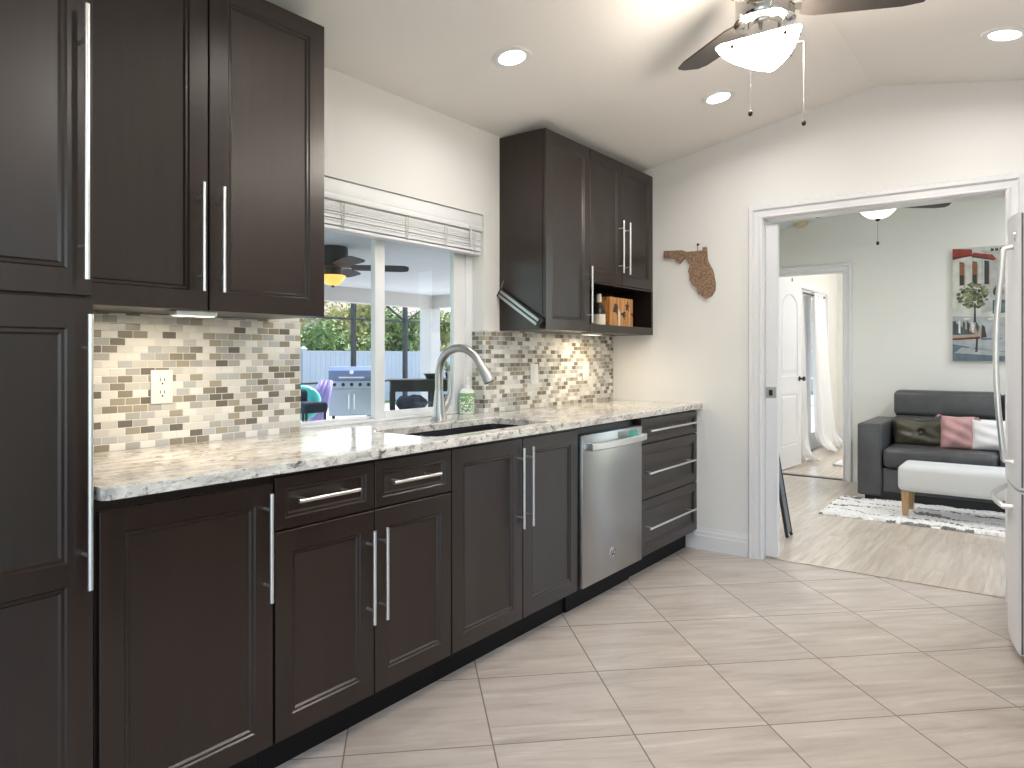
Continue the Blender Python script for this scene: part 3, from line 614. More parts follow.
# knife bar, hanging askew
t = thing('magnetic_knife_rack', 'black bar with two steel strips hung askew on the corner cabinet side', 'rack', (3.02, -.15, 1.45))
a = Vector((3.012, -.012, 1.558)); b = Vector((3.012, -.285, 1.378)); dv = (b - a).normalized(); pv = Vector((0, dv.z, -dv.y)); xv = Vector((1, 0, 0))
def obox(bm, a, b, w0, w1, d0, d1):
    prism(bm, [a + pv * w0 + xv * d0, b + pv * w0 + xv * d0, b + pv * w1 + xv * d0, a + pv * w1 + xv * d0], xv * (d1 - d0)); return bm
obj('bar', obox(B(), a, b, -.024, .024, -.006, .017), M['blackp'], t)
for w in (-.014, .010): obj('steel_strip', obox(B(), a + dv * .012, b - dv * .02, w - .007, w + .007, -.010, -.0055), M['dw'], t)
bm = B(); tube(bm, [(3.012, -.028, 1.575), (3.010, -.035, 1.60), (3.010, -.044, 1.615)], .0022, 6); obj('hook', bm, M['chrome'], t)
# niche contents
t = thing('wine_bottle', 'dark bottle with cream label standing in the cabinet niche', 'bottle', (3.70, -.235, 1.370))
bm = B(); lathe(bm, [(.036, 0), (.038, .004), (.038, .11), (.030, .135), (.014, .158), (.0135, .20), (.0145, .205), (.0135, .212)], (3.70, -.235, 1.370), 24); obj('body', bm, M['bott'], t, True)
bm = B(); lathe(bm, [(.0385, 0), (.0385, .066)], (3.70, -.235, 1.395), 24, cap=False); obj('label', bm, M['cream'], t, True)
bm = B(); lathe(bm, [(.0150, 0), (.0150, .05), (.008, .053)], (3.70, -.235, 1.532), 16); obj('capsule', bm, M['cream'], t, True)
t = thing('wooden_block', 'orange wooden block with dark figures standing in the cabinet niche', 'block', (3.91, -.24, 1.370))
bm = bx(3.76, 4.06, -.275, -.20, 1.3705, 1.570, bev=.003); obj('body', bm, M['knot'], t)
bm = B(); prism(bm, [(3.865, -.2765, 1.375), (3.89, -.2765, 1.375), (3.89, -.2765, 1.48), (3.865, -.2765, 1.50)], (0, .0015, 0)); obj('pale_inlay', bm, M['cream'], t)
def leafshape(cx, cz, r, rot):
    return [(cx + r * (1 if k % 2 == 0 else .38) * math.cos(rot + k * PI / 5), -.277, cz + r * (1 if k % 2 == 0 else .38) * math.sin(rot + k * PI / 5)) for k in range(10)]
for cx, cz, r, ro in ((3.985, 1.52, .034, .3), (3.94, 1.462, .026, 1.1)):
    bm = B(); prism(bm, leafshape(cx, cz, r, ro), (0, .002, 0)); obj('leaf_figure', bm, M['blackp'], t)

# ------------------------------------------------------------------ outlets and switches on the backsplash
t = thing('power_outlet', 'white duplex outlet on the mosaic below the brown wall cabinet', 'outlet', (1.176, -.008, 1.112))
obj('plate', bx(1.139, 1.213, -.0135, -.008, 1.056, 1.168, bev=.003), M['white'], t, True)
for zc_ in (1.133, 1.092):
    r_ = obj('receptacle', bx(1.158, 1.194, -.0152, -.0132, zc_ - .017, zc_ + .017, bev=.0009), M['white'], t, True)
    bm = B(); box(bm, 1.168, 1.1705, -.0158, -.0148, zc_ - .002, zc_ + .008); box(bm, 1.182, 1.1845, -.0158, -.0148, zc_ - .002, zc_ + .008); lathe(bm, [(.003, 0), (.003, .001)], (1.1762, -.0148, zc_ - .010), 10, (0, -1, 0)); obj('slots', bm, M['gap'], r_)
for x0, x1, la in ((3.307, 3.384, 'white switch plate on the mosaic below the corner cabinet, nearer the faucet'), (3.888, 3.965, 'white switch plate on the mosaic below the corner cabinet, nearer the far wall')):
    t = thing('switch_plate', la, 'switch', ((x0 + x1) / 2, -.008, 1.11), 'backsplash switches')
    obj('plate', bx(x0, x1, -.0135, -.008, 1.053, 1.168, bev=.003), M['white'], t, True); m_ = (x0 + x1) / 2; obj('rocker', bx(m_ - .017, m_ + .017, -.0165, -.013, 1.078, 1.144, bev=.0015), M['white'], t, True)

# ------------------------------------------------------------------ Florida plaque
FL = [(-0.385, 1.894), (-0.509, 1.887), (-0.541, 1.874), (-0.643, 1.875), (-.645, 1.893), (-.668, 1.893), (-0.674, 1.815), (-.690, 1.78), (-0.708, 1.745), (-.718, 1.70), (-0.724, 1.665), (-0.722, 1.620), (-0.700, 1.588), (-0.662, 1.572), (-.640, 1.590), (-0.629, 1.601), (-.618, 1.600), (-0.605, 1.641), (-0.575, 1.665), (-.560, 1.70), (-0.562, 1.723), (-0.550, 1.75), (-.562, 1.79), (-0.541, 1.824), (-0.52, 1.835), (-.495, 1.805), (-.475, 1.812), (-0.463, 1.831), (-0.435, 1.845), (-.41, 1.845), (-0.385, 1.846)]
t = thing('wall_plaque', 'carved brown wooden peninsula shaped plaque hanging on the far wall', 'plaque', (CX, -.56, 1.73))
bm = B(); prism(bm, [(CX - .02, y, z) for y, z in FL], (.018, 0, 0)); obj('board', bm, M['carved'], t)
bm = B(); ball(bm, (CX - .008, -.611, 1.915), .008, 10); tube(bm, [(CX - .012, -.611, 1.915), (CX - .012, -.611, 1.872)], .0016, 6); obj('hook', bm, M['dark'], t)

# ------------------------------------------------------------------ recessed lights
sl = math.atan(.177)
for i, (x, y, la) in enumerate(((2.429, -.53, 'round recessed downlight in the ceiling near the kitchen window'), (3.645, -.98, 'round recessed downlight in the ceiling in front of the corner cabinet'), (3.675, -2.205, 'round recessed downlight in the ceiling past the fan, beside the fridge'), (1.9, -1.55, None), (-.2, -.53, None), (1.3, -2.6, None), (-.6, -2.2, None), (-2.0, -1.0, None))):  # unlabelled lamps are unseen; the ridge one is added for a door highlight
    z = zc(y); n = Vector((0, -.177, -1)).normalized() if y > -1.6 else Vector((0, .177, -1)).normalized()
    rot = n.to_track_quat('-Z', 'Y').to_euler()
    if la:
        t = thing('recessed_downlight', la, 'ceiling light', (x, y, z), 'kitchen downlights')
        bm = B(); lathe(bm, [(.058, .0), (.058, .004), (.068, .007), (.084, .004), (.086, 0)], (x, y, z), 36, n, cap=False); obj('trim_ring', bm, M['white'], t, True)
        bm = B(); lathe(bm, [(.060, -.002), (.060, .003)], (x, y, z), 36, n); obj('lens', bm, M['led2'], t)
    lamp('downlight_and_added_beam', 'AREA', Vector((x, y, z)) + n * .012, DOWN_E if la else DOWN_E * 1.7, SOFT if la or y > -1 else (1, .92, .84), rot, shape='DISK', size=.11, spread=R(165))

# ------------------------------------------------------------------ ceiling fans
def fan(name, label, c, top, ang0, nb, blade_len, rim_r, scale, mats, group=None, tilt=0.0, chains=((0, 0, 0),), clips=True, depth=.11, root_w=.105, zb=.125, bowl_kind='round', pitch=-13, r0=None):
    mh, mb, mg = mats
    t = thing(name, label, 'ceiling fan', (c[0], c[1], top), group)
    A = Matrix.Translation(Vector(c)) @ Matrix.Rotation(tilt, 4, 'X')
    def put(n_, bm, m_, par, sm=True):
        bmesh.ops.transform(bm, matrix=A, verts=bm.verts); return obj(n_, bm, m_, par, sm)
    up = top - c[2]
    put('motor_housing', lathe(B(), [(.06 * scale, up + .02), (.108 * scale, up + .0), (.112 * scale, up - .03), (.112 * scale, .105), (.107 * scale, .094), (.075 * scale, .090)], (0, 0, 0), 40), mh, t)
    put('bottom_plate', lathe(B(), [(.02, .0895), (.115 * scale, .0895), (.118 * scale, .086), (.113 * scale, .082), (.066 * scale, .079), (.02, .079)], (0, 0, 0), 40), M['polished'] if mh is M['polished'] else mh, t)
    put('light_fitter', lathe(B(), [(.066 * scale, .080), (.066 * scale, .02), (.060 * scale, .004), (.03, 0.004)], (0, 0, 0), 32), mh, t)
    R_ = rim_r; D = depth
    if bowl_kind == 'tri':                                  # three cornered glass dish
        poly = [(-.104, -.158), (.048, -.094), (.160, 0), (.048, .094), (-.104, .158)]
        for it in range(4):
            q = []
            for i, p in enumerate(poly):
                nx_ = poly[(i + 1) % len(poly)]; f_ = .10
                q += [(p[0] + (nx_[0] - p[0]) * f_, p[1] + (nx_[1] - p[1]) * f_), (p[0] + (nx_[0] - p[0]) * (1 - f_), p[1] + (nx_[1] - p[1]) * (1 - f_))]
            poly = q
        bm = B(); rings = []
        prof = [(1, 0), (.945, -.014), (.82, -.036), (.64, -.056), (.44, -.069), (.22, -.076), (.02, -.078)]
        for sc, h in prof + [(max(.02, a - .03), b + .006) for a, b in prof[::-1]]: rings.append([bm.verts.new((x * sc, y * sc, h)) for x, y in poly])
        rings.append(rings[0])
        for a, b in zip(rings, rings[1:]):
            for k in range(len(a)): bm.faces.new((a[k], a[(k + 1) % len(a)], b[(k + 1) % len(a)], b[k]))
        bowl = put('light_bowl', bm, mg, t)
        for x, y in ((-.100, .085), (-.100, -.100), (-.062, -.134), (-.055, .137), (.10, .06), (.10, -.06)):
            bm = B(); ball(bm, (x * .985, y * .985, -.012), .0075, 10); put('clip', bm, M['dark'], bowl)
    else:
        pr_ = [(1, 0), (.97, -.16), (.88, -.36), (.74, -.58), (.58, -.78), (.42, -.91), (.2, -.985), (.01, -1)]
        prof = [(R_ * a, D * b) for a, b in pr_]; inner = [(max(.0005, r - .006), h + .006) for r, h in prof[::-1]]
        bowl = put('light_bowl', lathe(B(), prof + inner, (0, 0, 0), 48, cap=False), mg, t)
        put('finial', lathe(B(), [(.014, -D + .002), (.020, -D - .006), (.010, -D - .016), (.003, -D - .02)], (0, 0, 0), 16), mh, bowl)
    for k in range(nb):
        a = ang0 + 2 * PI * k / nb; bm = B(); L = blade_len; r0 = r0 or .135 * scale
        prof = [(r0, -root_w * .42), (r0 + .05, -root_w * .55), (L * .75, -root_w * .66), (L - .05, -root_w * .60), (L - .01, -root_w * .40), (L, root_w * .2), (L - .015, root_w * .55), (L - .08, root_w * .66), (r0 + .05, root_w * .55), (r0, root_w * .42)]
        vs = [(x, y, 0) for x, y in prof]; prism(bm, vs, (0, 0, .008))
        bmesh.ops.transform(bm, matrix=Matrix.Translation((0, 0, zb)) @ Matrix.Rotation(a, 4, 'Z') @ Matrix.Rotation(R(pitch), 4, 'X'), verts=bm.verts); bl = put('blade', bm, mb, t, False)
        bm = B(); box(bm, .07 * scale, r0 + .075, -.02, .02, .004, .014, .003); bmesh.ops.transform(bm, matrix=Matrix.Translation((0, 0, zb)) @ Matrix.Rotation(a, 4, 'Z') @ Matrix.Rotation(R(pitch), 4, 'X'), verts=bm.verts); put('blade_bracket', bm, mh, bl, False)
    for (cx, cy, cz, ln, bent) in chains:
        bm = B(); p0 = Vector((c[0] + cx, c[1] + cy, c[2] + cz))
        if bent: tube(bm, [p0 + Vector((-.03 * bent[0], -.03 * bent[1], .006)), p0, p0 - Vector((0, 0, ln))], .0012, 6)
        else: tube(bm, [p0, p0 - Vector((0, 0, ln))],  .0010 if bowl_kind == 'tri' else .004, 6)
        for q in range(6): ball(bm, p0 - Vector((0, 0, ln * (q + .5) / 6)), .0018, 6)
        ch = obj('pull_chain', bm, M['chrome'], t); bm = B(); ball(bm, p0 - Vector((0, 0, ln + .008)), .008 if bowl_kind == 'tri' else .012, 10, (1, 1, 1.3)); obj('pull_knob', bm, M['dark'], ch, True)
    return t
FC = (2.60, -1.537, 2.33)
fan('ceiling_fan', 'nickel kitchen ceiling fan with lit glass bowl and two pull chains', FC, zc(FC[1]) - .004, R(52), 3, .54, .160, .90, (M['polished'], M['gray'], M['bulb']), 'ceiling fans', chains=((-.125, .011, .08, .345, None), (.02, -.128, -.008, .28, (0, -1))), bowl_kind='tri', pitch=-8)
lamp('fan_bulb', 'POINT', (FC[0], FC[1], FC[2] + .035), 8, WARM, shadow_soft_size=.03)

# ------------------------------------------------------------------ fridge
FXN, FXF, FYB = 3.42, 4.27, -3.02
def fy(x): u = (x - (FXN + FXF) / 2) / ((FXF - FXN) / 2); return -2.262 + .052 * (1 - u * u)
t = thing('refrigerator', 'stainless refrigerator with curved door and bottom freezer drawer', 'refrigerator', ((FXN + FXF) / 2, -2.65, 0))
obj('body', bx(FXN + .004, FXF - .004, FYB, -2.336, .03, 1.745, bev=.004), M['fbody'], t)
def bow(z0, z1, dome=0):
    bm = B(); xs = [FXN + (FXF - FXN) * k / 28 for k in range(29)]; prof = [(x, fy(x)) for x in xs]
    prof[0] = (FXN + .0, fy(FXN) - .006); prof.insert(1, (FXN + .006, fy(FXN) + .0005)); prof[-1] = (FXF, fy(FXF) - .006); prof.insert(-1, (FXF - .006, fy(FXF)))
    pts = prof + [(FXF, -2.330), (FXN, -2.330)]
    if not dome: prism(bm, [(x, y, z0) for x, y in pts], (0, 0, z1 - z0))
    else:
        up = lambda x: z1 + .022 * (1 - ((x - (FXN + FXF) / 2) / ((FXF - FXN) / 2)) ** 2)
        a = [bm.verts.new((x, y, z0)) for x, y in pts]; b = [bm.verts.new((x, y, up(x))) for x, y in pts]; n = len(a)
        for i in range(n): bm.faces.new((a[i], a[(i + 1) % n], b[(i + 1) % n], b[i]))
        bm.faces.new(a[::-1]); bm.faces.new(b)
    return bm
d1 = obj('door', bow(.690, 1.775, 1), M['fridge'], t, True); d2 = obj('freezer_drawer', bow(.045, .680), M['fridge'], t, True)
hx = 3.52
pts = [(hx, fy(hx) + .002, 1.655), (hx, fy(hx) + .030, 1.650)] + [(hx, fy(hx) + .034 + .026 * math.sin(PI * k / 12), 1.645 - .85 * k / 12) for k in range(13)] + [(hx, fy(hx) + .030, .790), (hx, fy(hx) + .002, .785)]
bm = B(); tube(bm, pts, .011, 14); obj('handle', bm, M['handle'], d1, True)
xs = [3.55 + .60 * k / 16 for k in range(17)]; bm = B(); tube(bm, [(3.55, fy(3.55) - .002, .600)] + [(x, fy(x) + .030 + .020 * math.sin(PI * k / 16), .600) for k, x in enumerate(xs)] + [(4.15, fy(4.15) - .002, .600)], .012, 14); obj('handle', bm, M['handle'], d2, True)
bm = B(); tube(bm, [(3.50, fy(3.50), 1.690), (3.50, fy(3.50) + .002, 1.690)], .020, 22); obj('badge', bm, M['polished'], d1)
obj('edge_strip', bx(FXN - .0015, FXN + .001, -2.330, -2.2675, .70, 1.772), M['fbody'], d1); obj('edge_strip', bx(FXN - .0015, FXN + .001, -2.330, -2.2675, .05, .675), M['fbody'], d2)
for a, b, q in ((.70, 1.772, d1), (.05, .675, d2)): obj('edge_shadow', bx(FXN - .002, FXN + .001, -2.2705, -2.2665, a, b), M['blackp'], q)  # black strips stand in for the shadow line along the rounded door corner
obj('kick_grille', bx(FXN + .02, FXF - .02, -2.42, -2.36, .0, .045), M['blackp'], t)
obj('gasket', bx(FXN + .012, FXF - .012, -2.3365, -2.3295, .06, 1.74), M['gap'], t)

# ================================================================== living room
def rbox(x0, x1, y0, y1, z0, z1, r=.04, seg=4): return bx(x0, x1, y0, y1, z0, z1, bev=r, seg=seg)
def cushion(w, h, d, M_, puff=.9, n=26, tuft=False, seed=1, wr=.006):
    bm = B(); g = [[[None] * (n + 1) for _ in range(n + 1)] for _ in range(2)]; rd = random.Random(seed)
    ph = [rd.uniform(0, 6) for _ in range(6)]
    for s in (0, 1):
        for i in range(n + 1):
            for j in range(n + 1):
                u = -1 + 2 * i / n; v = -1 + 2 * j / n
                e = max(0, (1 - u ** 4) * (1 - v ** 4)) ** .55
                if s and (i in (0, n) or j in (0, n)): g[1][i][j] = g[0][i][j]; continue
                pin = 1 - .05 * (1 - abs(u * v)); th = d / 2 * e * puff
                if tuft:
                    rr = math.hypot(u * 1.6, v); th *= 1 - .75 * math.exp(-(rr / .22) ** 2); th *= 1 - .16 * math.exp(-((abs(u) - abs(v) * .6) / .12) ** 2) * math.exp(-rr)
                th += wr * math.sin(5 * u + ph[0] + 3 * v) * e + wr * .7 * math.sin(9 * v + ph[1] - 4 * u) * e
                if s: th = -th
                g[s][i][j] = bm.verts.new((u * w / 2 * pin, th, v * h / 2 * pin))
    for s in (0, 1):
        for i in range(n):
            for j in range(n): bm.faces.new((g[s][i][j], g[s][i + 1][j], g[s][i + 1][j + 1], g[s][i][j + 1]))
    bmesh.ops.transform(bm, matrix=M_, verts=bm.verts); return bm
SFX = 6.55; SY_ = -1.095; SYE = -3.05
t = thing('sofa', 'charcoal leather sofa with square arms against the living room wall', 'sofa', (7.0, -2.07, 0))
obj('base', rbox(SFX + .015, 7.42, SYE + .185, SY_ - .185, .085, .285, .02), M['sofa'], t, True)
obj('plinth', bx(SFX + .06, 7.40, SYE + .05, SY_ - .05, 0, .088), M['blackp'], t)
for y0, y1 in ((SY_ - .186, SY_), (SYE, SYE + .186)):
    ar = obj('arm', rbox(SFX, 7.42, y0, y1, .05, .648, .022), M['sofa'], t, True)
    bm = B(); tube(bm, [(SFX + .004, y0 + .012, .06), (SFX + .004, y0 + .012, .636), (SFX + .004, y1 - .012, .636), (SFX + .004, y1 - .012, .06)], .005, 6); obj('piping', bm, M['sofa'], ar, True)
mid = (SY_ - .186 + SYE + .186) / 2
for y0, y1 in ((mid, SY_ - .188), (SYE + .188, mid)):
    obj('seat_cushion', rbox(SFX - .01, 7.2, y0 + .003, y1 - .003, .285, .455, .045, 5), M['sofa'], t, True)
    bm = rbox(7.02, 7.28, y0 + .003, y1 - .003, .45, .69, .05, 5); obj('back_cushion', bm, M['sofa'], t, True)
    bm = rbox(7.08, 7.30, y0 + .003, y1 - .003, .685, .91, .045, 5); obj('headrest', bm, M['sofa'], t, True)
obj('back', rbox(7.22, 7.43, SYE + .02, SY_ - .02 - .17, .06, .88, .03), M['sofa'], t, True)
lean = R(-12)
def pil(cx, cy, cz, w, h, d, yaw, lean, **k): return cushion(w, h, d, Matrix.Translation((cx, cy, cz)) @ Matrix.Rotation(R(90) + yaw, 4, 'Z') @ Matrix.Rotation(lean, 4, 'X'), **k)
o = tag(obj('tufted_cushion', pil(6.955, -1.52, .56, .42, .23, .15, 0, R(10), tuft=True, seed=4), M['olive'], None, 'full'), 'olive leather lumbar cushion with a button tuft on the sofa', 'cushion')
bm = B(); ball(bm, (6.90, -1.52, .562), .014, 12, (.5, 1, 1)); obj('button', bm, M['sofa'], o, True)
o = tag(obj('throw_pillow', pil(6.86, -1.785, .585, .245, .275, .12, R(6), R(14), seed=7, wr=.009), M['pink'], None, 'full'), 'pink velvet pillow with corner tassels on the sofa', 'pillow')
for y, z in ((-1.672, .715), (-1.90, .70), (-1.675, .462), (-1.895, .462)):
    bm = B()
    for k in range(7): tube(bm, [(6.86, y, z), (6.845 + .006 * k, y + (.016 if y > -1.78 else -.016) + .003 * (k - 3), z + (.012 if z > .6 else -.004) + .004 * math.sin(k)), (6.84 + .008 * k, y + (.032 if y > -1.78 else -.032) + .004 * (k - 3), z - .006)], .003, 5)
    obj('tassel', bm, M['pink'], o)
tag(obj('throw_pillow', pil(6.85, -2.055, .580, .36, .25, .13, 0, R(13), seed=9), M['wpil'], None, 'full'), 'white cotton pillow on the sofa, half hidden by the refrigerator handle', 'pillow')
# ottoman bench
t = thing('upholstered_bench', 'pale linen bench with tapered golden wooden legs standing on the shag rug', 'bench', (6.15, -2.1, .03))
obj('seat', rbox(5.97, 6.33, -2.75, -1.475, .205, .405, .045, 5), M['linen'], t, True)
for x, y in ((6.01, -1.525), (6.285, -1.525), (6.01, -2.70), (6.285, -2.70)):
    bm = B(); r0 = [bm.verts.new((x + a * .017, y + b * .017, .026)) for a, b in ((-1, -1), (1, -1), (1, 1), (-1, 1))]; r1 = [bm.verts.new((x + a * .026, y + b * .026, .208)) for a, b in ((-1, -1), (1, -1), (1, 1), (-1, 1))]
    for i in range(4): bm.faces.new((r0[i], r0[(i + 1) % 4], r1[(i + 1) % 4], r1[i]))
    bm.faces.new(r0[::-1]); bm.faces.new(r1); obj('leg', bm, M['oak'], t)
# shag rug: dense tufted surface, ragged edge
from mathutils import noise as mn
bm = B(); nx, ny = 90, 170; gx0, gx1, gy0, gy1 = 5.79, 6.60, -2.75, -.965; rd = random.Random(5); G = []
for i in range(nx + 1):
    row = []
    for j in range(ny + 1):
        ed = i in (0, nx) or j in (0, ny); x = gx0 + (gx1 - gx0) * i / nx; y = gy0 + (gy1 - gy0) * j / ny
        z = .002 if ed else .018 + .012 * mn.noise(Vector((x * 9, y * 9, 0))) + rd.uniform(-.007, .007)
        row.append(bm.verts.new((x + rd.uniform(-.006, .006) + (.012 * mn.noise(Vector((y * 14, i, 3))) if i in (0, nx) else 0), y + rd.uniform(-.005, .005), min(z, .024))))
    G.append(row)
for i in range(nx):
    for j in range(ny): bm.faces.new((G[i][j], G[i + 1][j], G[i + 1][j + 1], G[i][j + 1]))
tag(obj('shag_rug', bm, M['shag']), 'white shag rug with black wavy lines under the bench', 'rug')
# painting
PX = 7.435; py0, py1, pz0, pz1 = -2.40, -1.70, 1.167, 2.164
t = thing('wall_painting', 'unframed street painting with a round tree and red awnings above the sofa', 'painting', (PX, -2.05, 1.66))
cv = obj('canvas', bx(PX, 7.469, py0, py1, pz0, pz1, bev=.002), M['canvas'], t)
def pm(name, c): return mat('paint_' + name, c, .6, var=.22, vscale=14)
P_ = [pm(*q) for q in (('wall', (.50, .50, .45)), ('wall_grey', (.37, .38, .36)), ('ground', (.33, .35, .36)), ('slate', (.10, .14, .17)), ('red', (.25, .035, .022)), ('dark_red', (.12, .025, .02)), ('rust', (.24, .10, .05)), ('ink', (.03, .035, .035)), ('leaf', (.095, .115, .055)), ('leaf_light', (.20, .22, .12)), ('teal', (.05, .085, .095)), ('tan', (.36, .27, .20)), ('white', (.66, .67, .64)))]
bm = B(); W_ = py1 - py0; H_ = pz1 - pz0; lay = [0]
def pp(pts, mi, k):                                    # painted patch, u 0..1 from the tree side, v 0..1 from the bottom
    bm_pts = [(PX - .0004 - .0003 * k, py1 - u * W_ * .998 - .0007, pz0 + v * H_ * .998 + .001) for u, v in pts]
    f = bm.faces.new([bm.verts.new(p) for p in bm_pts]); f.material_index = mi
rd = random.Random(11)
def blob(u, v, ru, rv, mi, k, n=15, rough=.25): pp([(min(.995, max(.004, u + ru * math.cos(2 * PI * q / n) * (1 + rd.uniform(-rough, rough)))), min(.995, max(.004, v + rv * math.sin(2 * PI * q / n) * (1 + rd.uniform(-rough, rough))))) for q in range(n)], mi, k)
pp([(0, 0), (1, 0), (1, 1), (0, 1)], 0, 0); pp([(0, 0), (1, 0), (1, .36), (0, .40)], 2, 1); pp([(.30, .42), (.62, .46), (.64, .96), (.30, .97)], 1, 1); pp([(.62, .32), (1, .30), (1, .62), (.62, .6)], 12, 1)
pp([(0, 0), (1, 0), (1, .05), (.35, .10), (0, .15)], 3, 2); pp([(.02, .07), (.6, .04), (.7, .065), (.1, .12)], 2, 3)
pp([(0, .90), (.21, .93), (.21, .965), (.20, .985), (.0, 1)], 4, 2); pp([(0, .905), (.21, .925), (.20, .94), (0, .925)], 5, 3); pp([(.20, .915), (.43, .875), (.46, .885), (.42, .925), (.22, .955)], 4, 3); pp([(.20, .915), (.43, .875), (.44, .882), (.22, .928)], 7, 4)
pp([(.70, .68), (1, .70), (1, .78), (.72, .77)], 5, 3)
for u, c_ in ((.075, 6), (.21, 6), (.335, 7)):
    pp([(u, .67), (u + .05, .67), (u + .05, .87), (u, .88)], 7, 3); pp([(u + .004, .76), (u + .046, .76), (u + .046, .865), (u + .004, .872)], c_, 4); pp([(u + .048, .65), (u + .06, .65), (u + .06, .85), (u + .048, .86)], 11, 4)
for k in range(150):
    a = rd.uniform(0, 2 * PI); r_ = rd.random() ** .6; blob(.215 + .155 * r_ * math.cos(a), .575 + .115 * r_ * math.sin(a), .021, .012, rd.choice((8, 8, 9, 9, 7)), 5 + k * .018, 8, .4)
pp([(.225, .34), (.25, .34), (.245, .50), (.23, .50)], 7, 9); blob(.475, .60, .05, .05, 7, 5); blob(.48, .61, .03, .03, 5, 6)
pp([(.42, .41), (.57, .42), (.57, .53), (.42, .53)], 10, 5); pp([(.435, .425), (.555, .43), (.555, .50), (.435, .50)], 3, 6)
pp([(0, .185), (.29, .195), (.32, .30), (.12, .315), (0, .30)], 11, 5); pp([(0, .185), (.29, .195), (.29, .215), (0, .20)], 5, 6); pp([(.24, .08), (.265, .08), (.27, .20), (.25, .20)], 7, 7); pp([(.0, .23), (.25, .235), (.10, .30), (.0, .36)], 10, 6)
for k in range(6): pp([(.02 + .045 * k, .24 + .012 * k), (.04 + .045 * k, .24), (.035 + .05 * k, .36 - .012 * k), (.02 + .045 * k, .355)], (7, 12, 10)[k % 3], 7 + .2 * k)
pp([(.30, .20), (.36, .21), (.34, .30), (.31, .32)], 7, 6); pp([(.30, .185), (.52, .19), (.52, .20), (.30, .20)], 3, 6)
for k in range(5): pp([(.40 + .045 * k, .955), (.432 + .045 * k, .958), (.430 + .045 * k, .985), (.415 + .045 * k, .975), (.402 + .045 * k, .99)], 7, 5)
for k in range(26):
    u, v = rd.random() * .9, rd.random() * .95; c_ = rd.choice((0, 1, 12)) if v > .4 else rd.choice((2, 2, 12)); pp([(u, v), (u + .06, v + .004), (u + .065, v + .012), (u + .01, v + .014)], c_, 2.2)
obj('painted_scene', bm, P_, cv)
# smoke detector
sd = (7.375, -.43, zl(-.43)); n = Vector((0, -.14, -1)).normalized()
t = thing('smoke_detector', 'round cream smoke detector on the living room ceiling', 'smoke detector', sd)
bm = B(); lathe(bm, [(.068, -.004), (.068, .012), (.060, .030), (.045, .036)], sd, 32, n); obj('housing', bm, mat('aged_cream_plastic', (.62, .50, .33), .5), t, True); bm = B(); lathe(bm, [(.045, .0355), (.040, .041), (.012, .042)], sd, 28, n); obj('cover', bm, mat('cream_plastic', (.66, .56, .40), .5), t, True)
LF = (5.95, -1.35, 2.345)
fan('ceiling_fan', 'dark living room ceiling fan with white glass bowl, beyond the wide opening', LF, zl(-1.35) - .01, R(-57), 3, .525, .140, .85, (M['dark'], M['blade'], M['bulb2']), 'ceiling fans', chains=((0, 0, -.125, .15, None),), clips=False, depth=.10, zb=.003, r0=.15)
lamp('living_fan_bulb', 'POINT', (LF[0], LF[1], LF[2] + .03), 30, WARM, shadow_soft_size=.03)
for x, y in ((5.6, -2.9), (6.6, -2.9), (5.5, -.5)):
    z = zl(y); lamp('living_fill_beam', 'AREA', (x, y, z - .02), DOWN_E * 3.2, (1, .985, .97), (0, 0, 0), shape='DISK', size=.11, spread=R(165))  # unseen lamps without fixtures, added to brighten the living room
# folded step stool standing behind the pocket door
t = thing('folding_step_stool', 'black folded step stool standing behind the edge of the pocket door', 'step stool', (4.93, -.9, 0))
def leg4(x, y0, z0, y1, z1, r=.011):
    bm = B(); tube(bm, [(x, y0, z0), (x, y1, z1)], r, 10); return bm
for x in (4.89, 4.985):
    fr = obj('front_rail', leg4(x, -.985, .012, -.895, .56), M['blackp'], t, True); bm = B(); ball(bm, (x, -.986, .012), .012, 8); obj('foot', bm, M['dark'], fr, True)
    obj('rear_rail', leg4(x, -.80, .010, -.88, .555), M['blackp'], t, True)
pn = mat('grey_tread', (.16, .165, .17), .5)
for z0, z1 in ((.03, .27), (.275, .52)):
    f = lambda z: -.985 + (z - .012) / .548 * .09
    bm = B(); prism(bm, [(4.893, f(z0) - .006, z0), (4.893, f(z1) - .006, z1), (4.893, f(z1) + .012, z1), (4.893, f(z0) + .012, z0)], (.089, 0, 0)); obj('tread', bm, pn, t)
bm = B(); box(bm, 4.885, 4.99, -.90, -.873, .545, .575, .006); obj('top_hinge', bm, M['blackp'], t)

